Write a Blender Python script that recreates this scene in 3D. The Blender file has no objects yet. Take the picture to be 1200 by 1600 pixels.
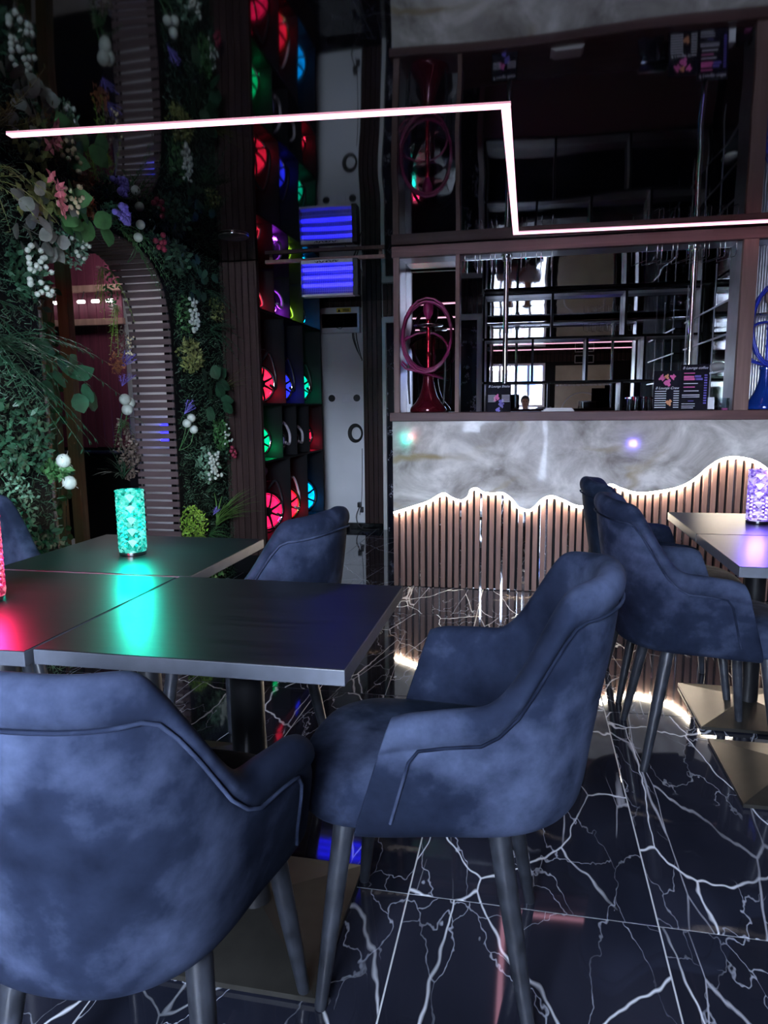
import bpy, bmesh, math, random
from mathutils import Vector, Matrix, Euler
R = random.Random(7)
PI = math.pi
scene = bpy.context.scene
COL = scene.collection

# ------------------------------------------------------------------ camera
cam_d = bpy.data.cameras.new('camera')
cam_d.sensor_fit = 'HORIZONTAL'; cam_d.sensor_width = 36.0
cam_d.lens = 1090.0 / 1200.0 * 36.0
cam_d.clip_start = 0.02
cam = bpy.data.objects.new('camera', cam_d); COL.objects.link(cam)
M3 = Matrix(((0.97976238, -0.02072382, 0.19908842),
             (0.19994819, 0.14751733, -0.96863789),
             (-0.00929512, 0.98884233, 0.14867562)))
mw = M3.to_4x4(); mw.translation = Vector((0, 0, 1.2)); cam.matrix_world = mw
scene.camera = cam

# ------------------------------------------------------------------ world, exposure
w = bpy.data.worlds.new('world'); scene.world = w; w.use_nodes = True
bg = w.node_tree.nodes['Background']
bg.inputs[0].default_value = (0.66, 0.78, 1.0, 1); bg.inputs[1].default_value = 100.0
vs = scene.view_settings
vs.view_transform = 'Standard'; vs.look = 'None'; vs.gamma = 1.0; vs.exposure = 0.8
vs.use_curve_mapping = False
cy = scene.cycles
cy.max_bounces = 10; cy.diffuse_bounces = 4; cy.glossy_bounces = 7; cy.transparent_max_bounces = 12
cy.caustics_reflective = False; cy.caustics_refractive = False
cy.sample_clamp_indirect = 4.0; cy.use_denoising = True

# daylight portal in the big window behind the camera
pd = bpy.data.lights.new('window_portal', 'AREA'); pd.shape = 'RECTANGLE'; pd.size = 1.40; pd.size_y = 2.06
pd.cycles.is_portal = True
po = bpy.data.objects.new('window_portal', pd); COL.objects.link(po)
po.location = (-0.31, -1.21, 1.10); po.rotation_euler = (PI/2, 0, 0)

CEIL = 2.20; XL = -2.09; YB = 6.70; YF = -1.15; XR = 2.45

# ------------------------------------------------------------------ materials
def mat(name):
    m = bpy.data.materials.new(name); m.use_nodes = True
    nt = m.node_tree
    return m, nt, nt.nodes['Principled BSDF']
def N(nt, t, **kw):
    n = nt.nodes.new(t)
    for k, v in kw.items(): setattr(n, k, v)
    return n
def L(nt, a, b): nt.links.new(a, b)
def coords(nt, scale=(1,1,1), rnd=False, kind='Object', rot=0.0):
    tc = N(nt, 'ShaderNodeTexCoord'); mp = N(nt, 'ShaderNodeMapping'); mp.inputs['Rotation'].default_value = (0, 0, rot)
    mp.inputs['Scale'].default_value = scale
    L(nt, tc.outputs[kind], mp.inputs['Vector'])
    if rnd:
        oi = N(nt, 'ShaderNodeObjectInfo'); vm = N(nt, 'ShaderNodeVectorMath', operation='SCALE')
        cx = N(nt, 'ShaderNodeCombineXYZ')
        for i in range(3): L(nt, oi.outputs['Random'], cx.inputs[i])
        L(nt, cx.outputs[0], vm.inputs[0]); vm.inputs['Scale'].default_value = 37.0
        L(nt, vm.outputs[0], mp.inputs['Location'])
    return mp.outputs[0]
def noise(nt, vec, scale, detail=4, rough=0.5, dist=0.0):
    n = N(nt, 'ShaderNodeTexNoise'); n.inputs['Scale'].default_value = scale
    n.inputs['Detail'].default_value = detail; n.inputs['Roughness'].default_value = rough
    n.inputs['Distortion'].default_value = dist
    L(nt, vec, n.inputs['Vector']); return n
def ramp(nt, fac, stops):
    r = N(nt, 'ShaderNodeValToRGB'); cr = r.color_ramp
    while len(cr.elements) > 1: cr.elements.remove(cr.elements[-1])
    cr.elements[0].position = stops[0][0]; cr.elements[0].color = (*stops[0][1], 1)
    for p, c in stops[1:]:
        e = cr.elements.new(p); e.color = (*c, 1)
    L(nt, fac, r.inputs[0]); return r.outputs[0]
def mixc(nt, fac, a, b, mode='MIX'):
    m = N(nt, 'ShaderNodeMix', data_type='RGBA', blend_type=mode)
    if isinstance(fac, float): m.inputs[0].default_value = fac
    else: L(nt, fac, m.inputs[0])
    for k, v in ((6, a), (7, b)):
        if isinstance(v, tuple): m.inputs[k].default_value = (*v, 1)
        else: L(nt, v, m.inputs[k])
    return m.outputs[2]
def bump(nt, p, h, strength=0.2, dist=0.01):
    b = N(nt, 'ShaderNodeBump'); b.inputs['Strength'].default_value = strength; b.inputs['Distance'].default_value = dist
    L(nt, h, b.inputs['Height']); L(nt, b.outputs[0], p.inputs['Normal'])
def plain(name, col, rough=0.5, metal=0.0, var=0.12, scale=8.0, spec=0.5, rnd=True, bmp=0.0, coat=0.0):
    m, nt, p = mat(name)
    v = coords(nt, rnd=rnd); n = noise(nt, v, scale)
    lo = tuple(max(0, c*(1-var)) for c in col); hi = tuple(min(1, c*(1+var)) for c in col)
    L(nt, ramp(nt, n.outputs[0], [(0.3, lo), (0.7, hi)]), p.inputs['Base Color'])
    p.inputs['Roughness'].default_value = rough; p.inputs['Metallic'].default_value = metal
    p.inputs['Specular IOR Level'].default_value = spec
    p.inputs['Coat Weight'].default_value = coat; p.inputs['Coat Roughness'].default_value = 0.05
    if bmp: bump(nt, p, noise(nt, v, scale*12).outputs[0], bmp, 0.003)
    return m
def wood(name, c1, c2, rough=0.5, axis='Z', sc=1.0, spec=0.3):
    m, nt, p = mat(name); p.inputs['Specular IOR Level'].default_value = spec
    s = {'X': (1.2, 22, 22), 'Y': (22, 1.2, 22), 'Z': (22, 22, 1.2)}[axis]
    v = coords(nt, tuple(a*sc for a in s), rnd=True)
    n = noise(nt, v, 1.0, 6, 0.6, 0.8)
    L(nt, ramp(nt, n.outputs[0], [(0.3, c1), (0.55, tuple((a+b)/2 for a, b in zip(c1, c2))), (0.72, c2)]), p.inputs['Base Color'])
    p.inputs['Roughness'].default_value = rough
    bump(nt, p, n.outputs[0], 0.15, 0.002)
    return m
def emit(name, col, strength, var=0.0):
    m = bpy.data.materials.new(name); m.use_nodes = True; nt = m.node_tree
    p = nt.nodes['Principled BSDF']; p.inputs['Base Color'].default_value = (*[c*0.5 for c in col], 1)
    p.inputs['Emission Color'].default_value = (*col, 1); p.inputs['Emission Strength'].default_value = strength
    if var:
        n = noise(nt, coords(nt, rnd=True), 25, 3)
        mr = N(nt, 'ShaderNodeMapRange'); mr.inputs[3].default_value = strength*(1-var); mr.inputs[4].default_value = strength*(1+var)
        mr.inputs[1].default_value = 0.3; mr.inputs[2].default_value = 0.7
        L(nt, n.outputs[0], mr.inputs[0]); L(nt, mr.outputs[0], p.inputs['Emission Strength'])
    return m

def veins(nt, v, scale, width, amp):
    n = noise(nt, v, scale*1.1, 4, 0.52)
    sub = N(nt, 'ShaderNodeVectorMath', operation='SUBTRACT'); sub.inputs[1].default_value = (0.5, 0.5, 0.5)
    L(nt, n.outputs['Color'], sub.inputs[0])
    sc = N(nt, 'ShaderNodeVectorMath', operation='SCALE'); sc.inputs['Scale'].default_value = amp
    L(nt, sub.outputs[0], sc.inputs[0])
    ad = N(nt, 'ShaderNodeVectorMath', operation='ADD'); L(nt, v, ad.inputs[0]); L(nt, sc.outputs[0], ad.inputs[1])
    vo = N(nt, 'ShaderNodeTexVoronoi', feature='DISTANCE_TO_EDGE'); vo.inputs['Scale'].default_value = scale
    L(nt, ad.outputs[0], vo.inputs['Vector'])
    mr = N(nt, 'ShaderNodeMapRange'); mr.inputs[1].default_value = 0.0; mr.inputs[2].default_value = width
    mr.inputs[3].default_value = 1.0; mr.inputs[4].default_value = 0.0; mr.interpolation_type = 'SMOOTHSTEP'
    L(nt, vo.outputs['Distance'], mr.inputs[0]); return mr.outputs[0]
def mul(nt, a, b):
    m = N(nt, 'ShaderNodeMath', operation='MULTIPLY'); L(nt, a, m.inputs[0])
    if isinstance(b, float): m.inputs[1].default_value = b
    else: L(nt, b, m.inputs[1])
    return m.outputs[0]
def thresh(nt, fac, a, b):
    mr = N(nt, 'ShaderNodeMapRange'); mr.inputs[1].default_value = a; mr.inputs[2].default_value = b
    L(nt, fac, mr.inputs[0]); return mr.outputs[0]

def mk_floor():
    m, nt, p = mat('black_marble_tile')
    v = coords(nt, (1.25, 0.62, 1), rnd=True)
    base = ramp(nt, noise(nt, v, 2.5, 6).outputs[0], [(0.3, (0.006, 0.007, 0.012)), (0.7, (0.018, 0.019, 0.03))])
    v1 = mul(nt, veins(nt, v, 2.1, 0.0085, 0.24), thresh(nt, noise(nt, v, 1.7, 2).outputs[0], 0.36, 0.52))
    v2 = mul(nt, veins(nt, v, 5.5, 0.013, 0.22), thresh(nt, noise(nt, v, 2.9, 2).outputs[0], 0.42, 0.56))
    v2 = mul(nt, v2, 0.75)
    vb = coords(nt, (0.7, 1.1, 1), rnd=True)
    v3 = mul(nt, veins(nt, vb, 1.5, 0.028, 0.5), thresh(nt, noise(nt, vb, 2.1, 3).outputs[0], 0.50, 0.60))
    br = ramp(nt, noise(nt, v, 40, 4).outputs[0], [(0.35, (0.05, 0.04, 0.035)), (0.65, (0.22, 0.18, 0.15))])
    c = mixc(nt, v3, base, br)
    va = coords(nt, (3.2, 0.55, 1), rnd=True, rot=-0.75)
    v4 = mul(nt, mul(nt, veins(nt, va, 1.5, 0.010, 0.14), thresh(nt, noise(nt, vb, 1.2, 2).outputs[0], 0.46, 0.54)), 0.7)
    c = mixc(nt, v4, c, (0.45, 0.46, 0.52))
    c = mixc(nt, v2, c, (0.36, 0.38, 0.45)); c = mixc(nt, v1, c, (0.62, 0.64, 0.70))
    L(nt, c, p.inputs['Base Color'])
    p.inputs['Roughness'].default_value = 0.045; p.inputs['IOR'].default_value = 1.7
    return m
def mk_panel():
    m, nt, p = mat('grey_onyx_marble')
    v = coords(nt, (1, 1, 1.25))
    n1 = noise(nt, v, 3.0, 8, 0.60, 0.55)
    c = ramp(nt, n1.outputs[0], [(0.36, (0.26, 0.232, 0.205)), (0.46, (0.44, 0.40, 0.36)), (0.53, (0.55, 0.51, 0.465)), (0.64, (0.80, 0.75, 0.69))])
    vv = veins(nt, coords(nt, (0.8, 1, 1.6)), 1.15, 0.035, 0.55)
    vv = mul(nt, vv, thresh(nt, noise(nt, v, 1.3, 3).outputs[0], 0.42, 0.6))
    c = mixc(nt, mul(nt, vv, 0.9), c, (0.34, 0.26, 0.13))
    vw = mul(nt, veins(nt, v, 2.6, 0.03, 0.7), 0.10)
    c = mixc(nt, vw, c, (0.68, 0.66, 0.63))
    L(nt, c, p.inputs['Base Color'])
    p.inputs['Roughness'].default_value = 0.10; p.inputs['Coat Weight'].default_value = 0.6; p.inputs['Coat Roughness'].default_value = 0.03
    return m
def mk_ceiling():
    m, nt, p = mat('black_gloss_stretch_film')
    v = coords(nt); n = noise(nt, v, 0.55, 2, 0.4)
    p.inputs['Base Color'].default_value = (0.0025, 0.0025, 0.004, 1)
    p.inputs['Roughness'].default_value = 0.035; p.inputs['IOR'].default_value = 1.9
    bump(nt, p, n.outputs[0], 0.35, 0.06)
    return m
def mk_velvet():
    m, nt, p = mat('navy_velvet')
    v = coords(nt, (1, 1, 1), rnd=True)
    n1 = noise(nt, v, 3.6, 3, 0.5, 0.5); n2 = noise(nt, v, 20, 4, 0.6)
    f = N(nt, 'ShaderNodeMath', operation='MULTIPLY_ADD'); L(nt, n2.outputs[0], f.inputs[0]); f.inputs[1].default_value = 0.35
    L(nt, n1.outputs[0], f.inputs[2])
    c = ramp(nt, f.outputs[0], [(0.46, (0.0028, 0.0040, 0.0088)), (0.67, (0.0100, 0.0137, 0.0270)), (0.92, (0.044, 0.056, 0.098))])
    L(nt, c, p.inputs['Base Color'])
    p.inputs['Roughness'].default_value = 0.9; p.inputs['Specular IOR Level'].default_value = 0.03
    p.inputs['Sheen Weight'].default_value = 0.012; p.inputs['Sheen Roughness'].default_value = 0.35
    p.inputs['Sheen Tint'].default_value = (0.38, 0.47, 0.75, 1)
    bump(nt, p, noise(nt, v, 9, 3).outputs[0], 0.25, 0.006)
    return m
def mk_table():
    m, nt, p = mat('black_table_laminate')
    v = coords(nt, (3, 60, 60), rnd=True); n = noise(nt, v, 1.0, 5)
    L(nt, ramp(nt, n.outputs[0], [(0.3, (0.005, 0.0055, 0.007)), (0.7, (0.011, 0.0115, 0.014))]), p.inputs['Base Color'])
    p.inputs['Roughness'].default_value = 0.34; p.inputs['Specular IOR Level'].default_value = 0.22; bump(nt, p, n.outputs[0], 0.08, 0.001)
    return m
def mk_glass(name, tint=(1, 1, 1), alpha=0.9):
    m = bpy.data.materials.new(name); m.use_nodes = True; nt = m.node_tree
    nt.nodes.remove(nt.nodes['Principled BSDF']); out = nt.nodes['Material Output']
    tr = N(nt, 'ShaderNodeBsdfTransparent'); tr.inputs[0].default_value = (*tint, 1)
    gl = N(nt, 'ShaderNodeBsdfGlossy'); gl.inputs['Roughness'].default_value = 0.02
    fr = N(nt, 'ShaderNodeFresnel'); fr.inputs[0].default_value = 1.45
    mx = N(nt, 'ShaderNodeMixShader'); L(nt, fr.outputs[0], mx.inputs[0]); L(nt, tr.outputs[0], mx.inputs[1]); L(nt, gl.outputs[0], mx.inputs[2])
    L(nt, mx.outputs[0], out.inputs[0]); return m
def mk_crystal(name, col, col2, s):
    # lit acrylic: part clear, part glowing, glossy facets
    m = bpy.data.materials.new(name); m.use_nodes = True; nt = m.node_tree
    nt.nodes.remove(nt.nodes['Principled BSDF']); out = nt.nodes['Material Output']
    v = coords(nt); vo = N(nt, 'ShaderNodeTexVoronoi'); vo.inputs['Scale'].default_value = 95; L(nt, v, vo.inputs['Vector'])
    c = ramp(nt, vo.outputs['Color'], [(0.18, tuple(a*0.18 for a in col)), (0.45, col), (0.82, col2)])
    em = N(nt, 'ShaderNodeEmission'); L(nt, c, em.inputs[0]); em.inputs[1].default_value = s
    tr = N(nt, 'ShaderNodeBsdfTransparent'); tr.inputs[0].default_value = (*[0.6+0.4*a for a in col], 1)
    m1 = N(nt, 'ShaderNodeMixShader'); m1.inputs[0].default_value = 0.55; L(nt, tr.outputs[0], m1.inputs[1]); L(nt, em.outputs[0], m1.inputs[2])
    gl = N(nt, 'ShaderNodeBsdfGlossy'); gl.inputs['Roughness'].default_value = 0.08
    m2 = N(nt, 'ShaderNodeMixShader'); m2.inputs[0].default_value = 0.12; L(nt, m1.outputs[0], m2.inputs[1]); L(nt, gl.outputs[0], m2.inputs[2])
    L(nt, m2.outputs[0], out.inputs[0]); return m
def mk_menu(name, c1, c2):
    m, nt, p = mat(name)
    v = coords(nt, (1, 1, 1)); n = noise(nt, v, 9, 3)
    L(nt, ramp(nt, n.outputs[0], [(0.45, c1), (0.62, c2)]), p.inputs['Base Color'])
    p.inputs['Roughness'].default_value = 0.25; return m

M = dict(
    tile=mk_floor(), grout=plain('pale_grout', (0.42, 0.43, 0.45), 0.7), panel=mk_panel(), ceiling=mk_ceiling(),
    velvet=mk_velvet(), table=mk_table(),
    table_edge_lit=plain('table_edge_window_lit', (0.052, 0.058, 0.074), 0.45, scale=30),  # lighter and bluish than the top: window light put into the edge colour
    black_metal=plain('black_painted_metal', (0.012, 0.012, 0.014), 0.38, 0.3),
    bronze=plain('brushed_grey_bronze', (0.045, 0.042, 0.037), 0.36, 0.75, scale=20),
    leg=plain('black_stained_leg', (0.017, 0.019, 0.025), 0.34, 0.0, 0.5, 30),
    chrome=plain('chrome', (0.75, 0.76, 0.78), 0.10, 1.0, 0.03),
    steel=plain('brushed_aluminium', (0.52, 0.52, 0.55), 0.32, 0.9, 0.08, 14),
    slat=wood('walnut_slat', (0.15, 0.082, 0.068), (0.26, 0.155, 0.130), 0.5),
    slat_dark=wood('dark_walnut_board', (0.022, 0.012, 0.011), (0.052, 0.029, 0.026), 0.55, spec=0.1),
    slat_h=wood('purple_brown_slat', (0.055, 0.035, 0.036), (0.095, 0.062, 0.062), 0.5, 'X'),
    counter=wood('walnut_counter_top', (0.075, 0.032, 0.030), (0.16, 0.075, 0.068), 0.48, 'X'),
    pine=wood('raw_pine_post', (0.30, 0.15, 0.09), (0.48, 0.27, 0.17), 0.6),
    maroon=wood('maroon_fence_board', (0.065, 0.012, 0.026), (0.11, 0.024, 0.045), 0.55),
    black=plain('matt_black_board', (0.004, 0.004, 0.005), 0.6, spec=0.12),
    gloss_black=plain('gloss_black_glass', (0.003, 0.003, 0.004), 0.05, spec=0.6),
    mirror=plain('silver_mirror', (0.50, 0.51, 0.53), 0.012, 1.0, 0.01, rnd=False),
    dim_mirror=plain('smoked_mirror', (0.55, 0.56, 0.60), 0.015, 1.0, 0.01, rnd=False),
    white_wall=plain('white_plaster', (0.74, 0.75, 0.77), 0.8, var=0.05, scale=3),
    white=plain('white_plastic', (0.75, 0.76, 0.80), 0.4, var=0.03),
    cream=plain('cream_plaster', (0.66, 0.60, 0.47), 0.8, var=0.12, scale=4),
    grey=plain('light_grey_shelf', (0.50, 0.50, 0.50), 0.4, 0.3, var=0.06),
    glass=mk_glass('window_glass'), cabinet_glass=mk_glass('shelf_glass', (0.85, 0.9, 0.92)),
    led_pink=emit('pink_white_led_diffuser', (1.0, 0.46, 0.62), 2.0),
    led_warm=emit('warm_white_led_rope', (1.0, 0.86, 0.68), 110.0),
    led_white=emit('white_led_bulb', (1.0, 0.97, 0.95), 6.0),
    uv=emit('ultraviolet_tube', (0.012, 0.010, 1.0), 6.0),
    uv_back=plain('blue_lamp_reflector', (0.05, 0.05, 0.12), 0.4, 0.2),
    gold=plain('gold_metal', (0.65, 0.45, 0.15), 0.2, 0.95),
    plate=plain('white_stoneware', (0.72, 0.70, 0.70), 0.3, var=0.03),
    paper=plain('white_paper', (0.80, 0.80, 0.82), 0.7, var=0.03),
    ink=plain('white_menu_ink', (0.80, 0.78, 0.82), 0.5, var=0.02),
    ink_pink=plain('pink_menu_ink', (0.70, 0.10, 0.32), 0.5, var=0.3),
    ink_violet=plain('violet_menu_ink', (0.13, 0.09, 0.45), 0.5, var=0.3),
    ink_orange=plain('orange_menu_ink', (0.65, 0.25, 0.10), 0.5),
    menu=plain('black_menu_card', (0.006, 0.005, 0.010), 0.6, var=0.3, spec=0.08),
    yellow=plain('yellow_sticker', (0.75, 0.58, 0.06), 0.5),
    clay=plain('pale_clay_bowl', (0.50, 0.36, 0.30), 0.6),
    hose_magenta=plain('magenta_silicone_hose', (0.26, 0.012, 0.085), 0.33),
    hose_white=plain('white_silicone_hose', (0.62, 0.55, 0.60), 0.4),
    hose_black=plain('black_silicone_hose', (0.02, 0.02, 0.022), 0.35),
    hose_blue=plain('blue_silicone_hose', (0.02, 0.04, 0.42), 0.30),
    red_gloss=plain('dark_red_lacquer', (0.10, 0.005, 0.012), 0.08, 0.4, coat=0.6),
    red_stem=plain('red_anodised_stem', (0.38, 0.012, 0.03), 0.18, 0.8),
    blue_gloss=plain('blue_glass_vase', (0.01, 0.05, 0.32), 0.08, 0.3, coat=0.6),
    cable_black=plain('black_cable', (0.012, 0.012, 0.013), 0.5),
    cable_white=plain('white_cable', (0.75, 0.75, 0.72), 0.5),
    trim_white=plain('ivory_door_frame', (0.60, 0.58, 0.54), 0.45, var=0.04),
    asphalt=plain('grey_pavement', (0.34, 0.34, 0.36), 0.9, bmp=0.3),
    facade=plain('pale_render', (0.62, 0.60, 0.60), 0.9),
    blue_flag=plain('blue_awning', (0.05, 0.12, 0.40), 0.7),
    skin=plain('skin', (0.50, 0.29, 0.21), 0.5, var=0.06),
    hair=plain('dark_brown_hair', (0.018, 0.011, 0.009), 0.45, var=0.4, scale=40),
    hair_fair=plain('fair_brown_hair', (0.16, 0.10, 0.06), 0.45, var=0.4, scale=40),
    cloth_white=plain('white_cotton', (0.62, 0.62, 0.65), 0.9),
    cloth_black=plain('black_cotton', (0.02, 0.02, 0.025), 0.9),
    eye=plain('dark_iris', (0.02, 0.015, 0.012), 0.1), lip=plain('rose_lip', (0.38, 0.10, 0.09), 0.4),
)
def mk_door_marble():
    m, nt, p = mat('speckled_black_marble')
    v = coords(nt)
    f = mul(nt, veins(nt, v, 16, 0.09, 0.25), thresh(nt, noise(nt, v, 11, 2).outputs[0], 0.56, 0.62))
    L(nt, mixc(nt, f, (0.006, 0.006, 0.012), (0.45, 0.45, 0.52)), p.inputs['Base Color'])
    p.inputs['Roughness'].default_value = 0.12; return m
M['door_marble'] = mk_door_marble()
GREEN = {}
def green(name, c, var=0.45, rough=0.5):
    GREEN[name] = plain(name, tuple(min(0.9, a*1.3) for a in c), rough, var=var, scale=14); return GREEN[name]
green('boxwood', (0.026, 0.066, 0.036)); green('leaf_dark', (0.014, 0.050, 0.024)); green('leaf_mid', (0.035, 0.105, 0.032))
green('leaf_lime', (0.16, 0.30, 0.035)); green('leaf_olive', (0.13, 0.15, 0.045)); green('leaf_mint', (0.10, 0.19, 0.125))
green('eucalyptus', (0.12, 0.13, 0.115)); green('leaf_rust', (0.20, 0.07, 0.03)); green('dry', (0.10, 0.075, 0.06))
green('petal_white', (0.36, 0.40, 0.35), 0.2); green('petal_cream', (0.55, 0.47, 0.30), 0.2); green('petal_pink', (0.55, 0.17, 0.20), 0.2)
green('petal_violet', (0.14, 0.11, 0.40), 0.3); green('petal_red', (0.16, 0.012, 0.03), 0.3); green('leaf_grass', (0.10, 0.21, 0.045))

# ------------------------------------------------------------------ mesh helpers
class MB:
    def __init__(s, o=(0, 0, 0)): s.v = []; s.f = []; s.o = Vector(o)
    def add(s, vs, fs):
        b = len(s.v); s.v += [Vector(v) for v in vs]; s.f += [tuple(b+i for i in f) for f in fs]; return s
    def box(s, x0, x1, y0, y1, z0, z1):
        return s.add([(x0,y0,z0),(x1,y0,z0),(x1,y1,z0),(x0,y1,z0),(x0,y0,z1),(x1,y0,z1),(x1,y1,z1),(x0,y1,z1)],
                     [(0,3,2,1),(4,5,6,7),(0,1,5,4),(1,2,6,5),(2,3,7,6),(3,0,4,7)])
    def bbox(s, x0, x1, y0, y1, z0, z1, b=0.004):      # box with chamfered edges
        bm = bmesh.new(); bmesh.ops.create_cube(bm, size=1)
        for v in bm.verts: v.co = Vector(((x0+x1)/2+v.co.x*(x1-x0), (y0+y1)/2+v.co.y*(y1-y0), (z0+z1)/2+v.co.z*(z1-z0)))
        bmesh.ops.bevel(bm, geom=bm.edges[:], offset=b, segments=2, affect='EDGES', profile=0.6)
        bm.verts.index_update(); s.add([v.co for v in bm.verts], [[v.index for v in f.verts] for f in bm.faces]); bm.free(); return s
    def tube(s, pts, r, n=8, caps=True, closed=False):
        pts = [Vector(p) for p in pts]; k = len(pts); rs = r if isinstance(r, (list, tuple)) else [r]*k
        vs = []; up = None
        for i, p in enumerate(pts):
            if closed: t = (pts[(i+1) % k]-pts[i-1])
            else: t = pts[min(i+1, k-1)]-pts[max(i-1, 0)]
            if t.length < 1e-9: t = Vector((0, 0, 1))
            t.normalize()
            if up is None: up = Vector((0, 0, 1)) if abs(t.z) < 0.9 else Vector((1, 0, 0))
            a = t.cross(up)
            if a.length < 1e-6: a = t.cross(Vector((1, 0.3, 0.2)))
            a.normalize(); b = a.cross(t).normalized(); up = b
            for j in range(n):
                q = 2*PI*j/n; vs.append(p+a*math.cos(q)*rs[i]+b*math.sin(q)*rs[i])
        fs = []
        for i in range(k if closed else k-1):
            for j in range(n):
                i2 = (i+1) % k
                fs.append((i*n+j, i2*n+j, i2*n+(j+1) % n, i*n+(j+1) % n))
        if caps and not closed: fs += [tuple(range(n-1, -1, -1)), tuple((k-1)*n+j for j in range(n))]
        return s.add(vs, fs)
    def lathe(s, prof, c=(0, 0, 0), n=24, axis='Z'):
        c = Vector(c); vs = []; fs = []; k = len(prof)
        for (r, z) in prof:
            for j in range(n):
                q = 2*PI*j/n; a, b = r*math.cos(q), r*math.sin(q)
                vs.append(c+(Vector((a, b, z)) if axis == 'Z' else Vector((z, a, b)) if axis == 'X' else Vector((a, z, b))))
        for i in range(k-1):
            for j in range(n): fs.append((i*n+j, i*n+(j+1) % n, (i+1)*n+(j+1) % n, (i+1)*n+j))
        fs += [tuple(range(n-1, -1, -1)), tuple((k-1)*n+j for j in range(n))]
        return s.add(vs, fs)
    def ball(s, c, r, n=10, m=6, sq=(1, 1, 1)):
        c = Vector(c)
        vs = [c+Vector((0, 0, -r*sq[2]))]; fs = []
        for i in range(1, m):
            t = -PI/2+PI*i/m
            for j in range(n):
                q = 2*PI*j/n; vs.append(c+Vector((r*math.cos(t)*math.cos(q)*sq[0], r*math.cos(t)*math.sin(q)*sq[1], r*math.sin(t)*sq[2])))
        vs.append(c+Vector((0, 0, r*sq[2])))
        for j in range(n): fs.append((0, 1+(j+1) % n, 1+j))
        for i in range(m-2):
            for j in range(n): a = 1+i*n; fs.append((a+j, a+(j+1) % n, a+n+(j+1) % n, a+n+j))
        a = 1+(m-2)*n; e = len(vs)-1
        for j in range(n): fs.append((a+j, a+(j+1) % n, e))
        return s.add(vs, fs)
    def prism(s, poly, axis, a, b):      # poly 2-d, extruded along axis from a to b
        def P(u, v, t): return {'X': (t, u, v), 'Y': (u, t, v), 'Z': (u, v, t)}[axis]
        n = len(poly)
        return s.add([P(u, v, a) for u, v in poly]+[P(u, v, b) for u, v in poly],
                     [tuple(range(n-1, -1, -1)), tuple(range(n, 2*n))]+[(i, (i+1) % n, n+(i+1) % n, n+i) for i in range(n)])
    def leaf(s, p, d, nrm, ln, wd, bend=0.3, seg=3, tip=0.0):
        p = Vector(p); d = Vector(d).normalized(); nrm = Vector(nrm)
        side = d.cross(nrm)
        if side.length < 1e-5: side = d.cross(Vector((0.3, 0.5, 0.8)))
        side.normalize(); nn = side.cross(d).normalized(); vs = []; fs = []
        for i in range(seg+1):
            t = i/seg; wv = wd*0.5*(math.sin(PI*min(1, t*0.92+0.06))**0.8)
            if i == seg: wv = wd*0.03
            c = p+d*(ln*t)-nn*(bend*ln*t*t); vs += [c-side*wv, c+nn*wv*0.25*0, c+side*wv]
        for i in range(seg):
            a = i*3; fs += [(a, a+1, a+4, a+3), (a+1, a+2, a+5, a+4)]
        return s.add(vs, fs)
    def build(s, name, m, parent=None, smooth=None, kind=None):
        me = bpy.data.meshes.new(name); me.from_pydata([v-s.o for v in s.v], [], s.f); me.update()
        if smooth is not None:
            me.polygons.foreach_set('use_smooth', [True]*len(me.polygons))
            if smooth < 179: me.set_sharp_from_angle(angle=math.radians(smooth))
        me.materials.append(m)
        ob = bpy.data.objects.new(name, me); COL.objects.link(ob)
        if parent: ob.parent = parent
        else: ob.location = s.o
        if kind: ob['kind'] = kind
        return ob
def link(name, me, parent=None, loc=(0, 0, 0), rot=(0, 0, 0), scale=(1, 1, 1)):
    o = bpy.data.objects.new(name, me); COL.objects.link(o); o.parent = parent
    o.location = loc; o.rotation_euler = rot; o.scale = scale; return o
def empty(name, loc=(0, 0, 0), rz=0.0):
    o = bpy.data.objects.new(name, None); COL.objects.link(o); o.location = loc; o.rotation_euler = (0, 0, rz); o.empty_display_size = 0.1; return o
def tag(o, label, cat, group=None):
    o['label'] = label; o['category'] = cat
    if group: o['group'] = group
    return o
def struct(o): o['kind'] = 'structure'; return o
def copy_tree(o, parent=None):
    c = o.copy(); COL.objects.link(c); c.parent = parent
    for ch in o.children: copy_tree(ch, c)
    return c
def smoothstep(a, b, x):
    t = min(1, max(0, (x-a)/(b-a))); return t*t*(3-2*t)
def spline(pts, n=8, closed=False):      # Catmull-Rom
    pts = [Vector(p) for p in pts]; out = []; k = len(pts)
    for i in range(k if closed else k-1):
        if closed: p0, p1, p2, p3 = pts[i-1], pts[i], pts[(i+1) % k], pts[(i+2) % k]
        else: p0, p1, p2, p3 = pts[max(i-1, 0)], pts[i], pts[i+1], pts[min(i+2, k-1)]
        for j in range(n):
            t = j/n
            out.append(0.5*((2*p1)+(p2-p0)*t+(2*p0-5*p1+4*p2-p3)*t*t+(3*p1-p0-3*p2+p3)*t**3))
    if not closed: out.append(pts[-1])
    return out

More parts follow.
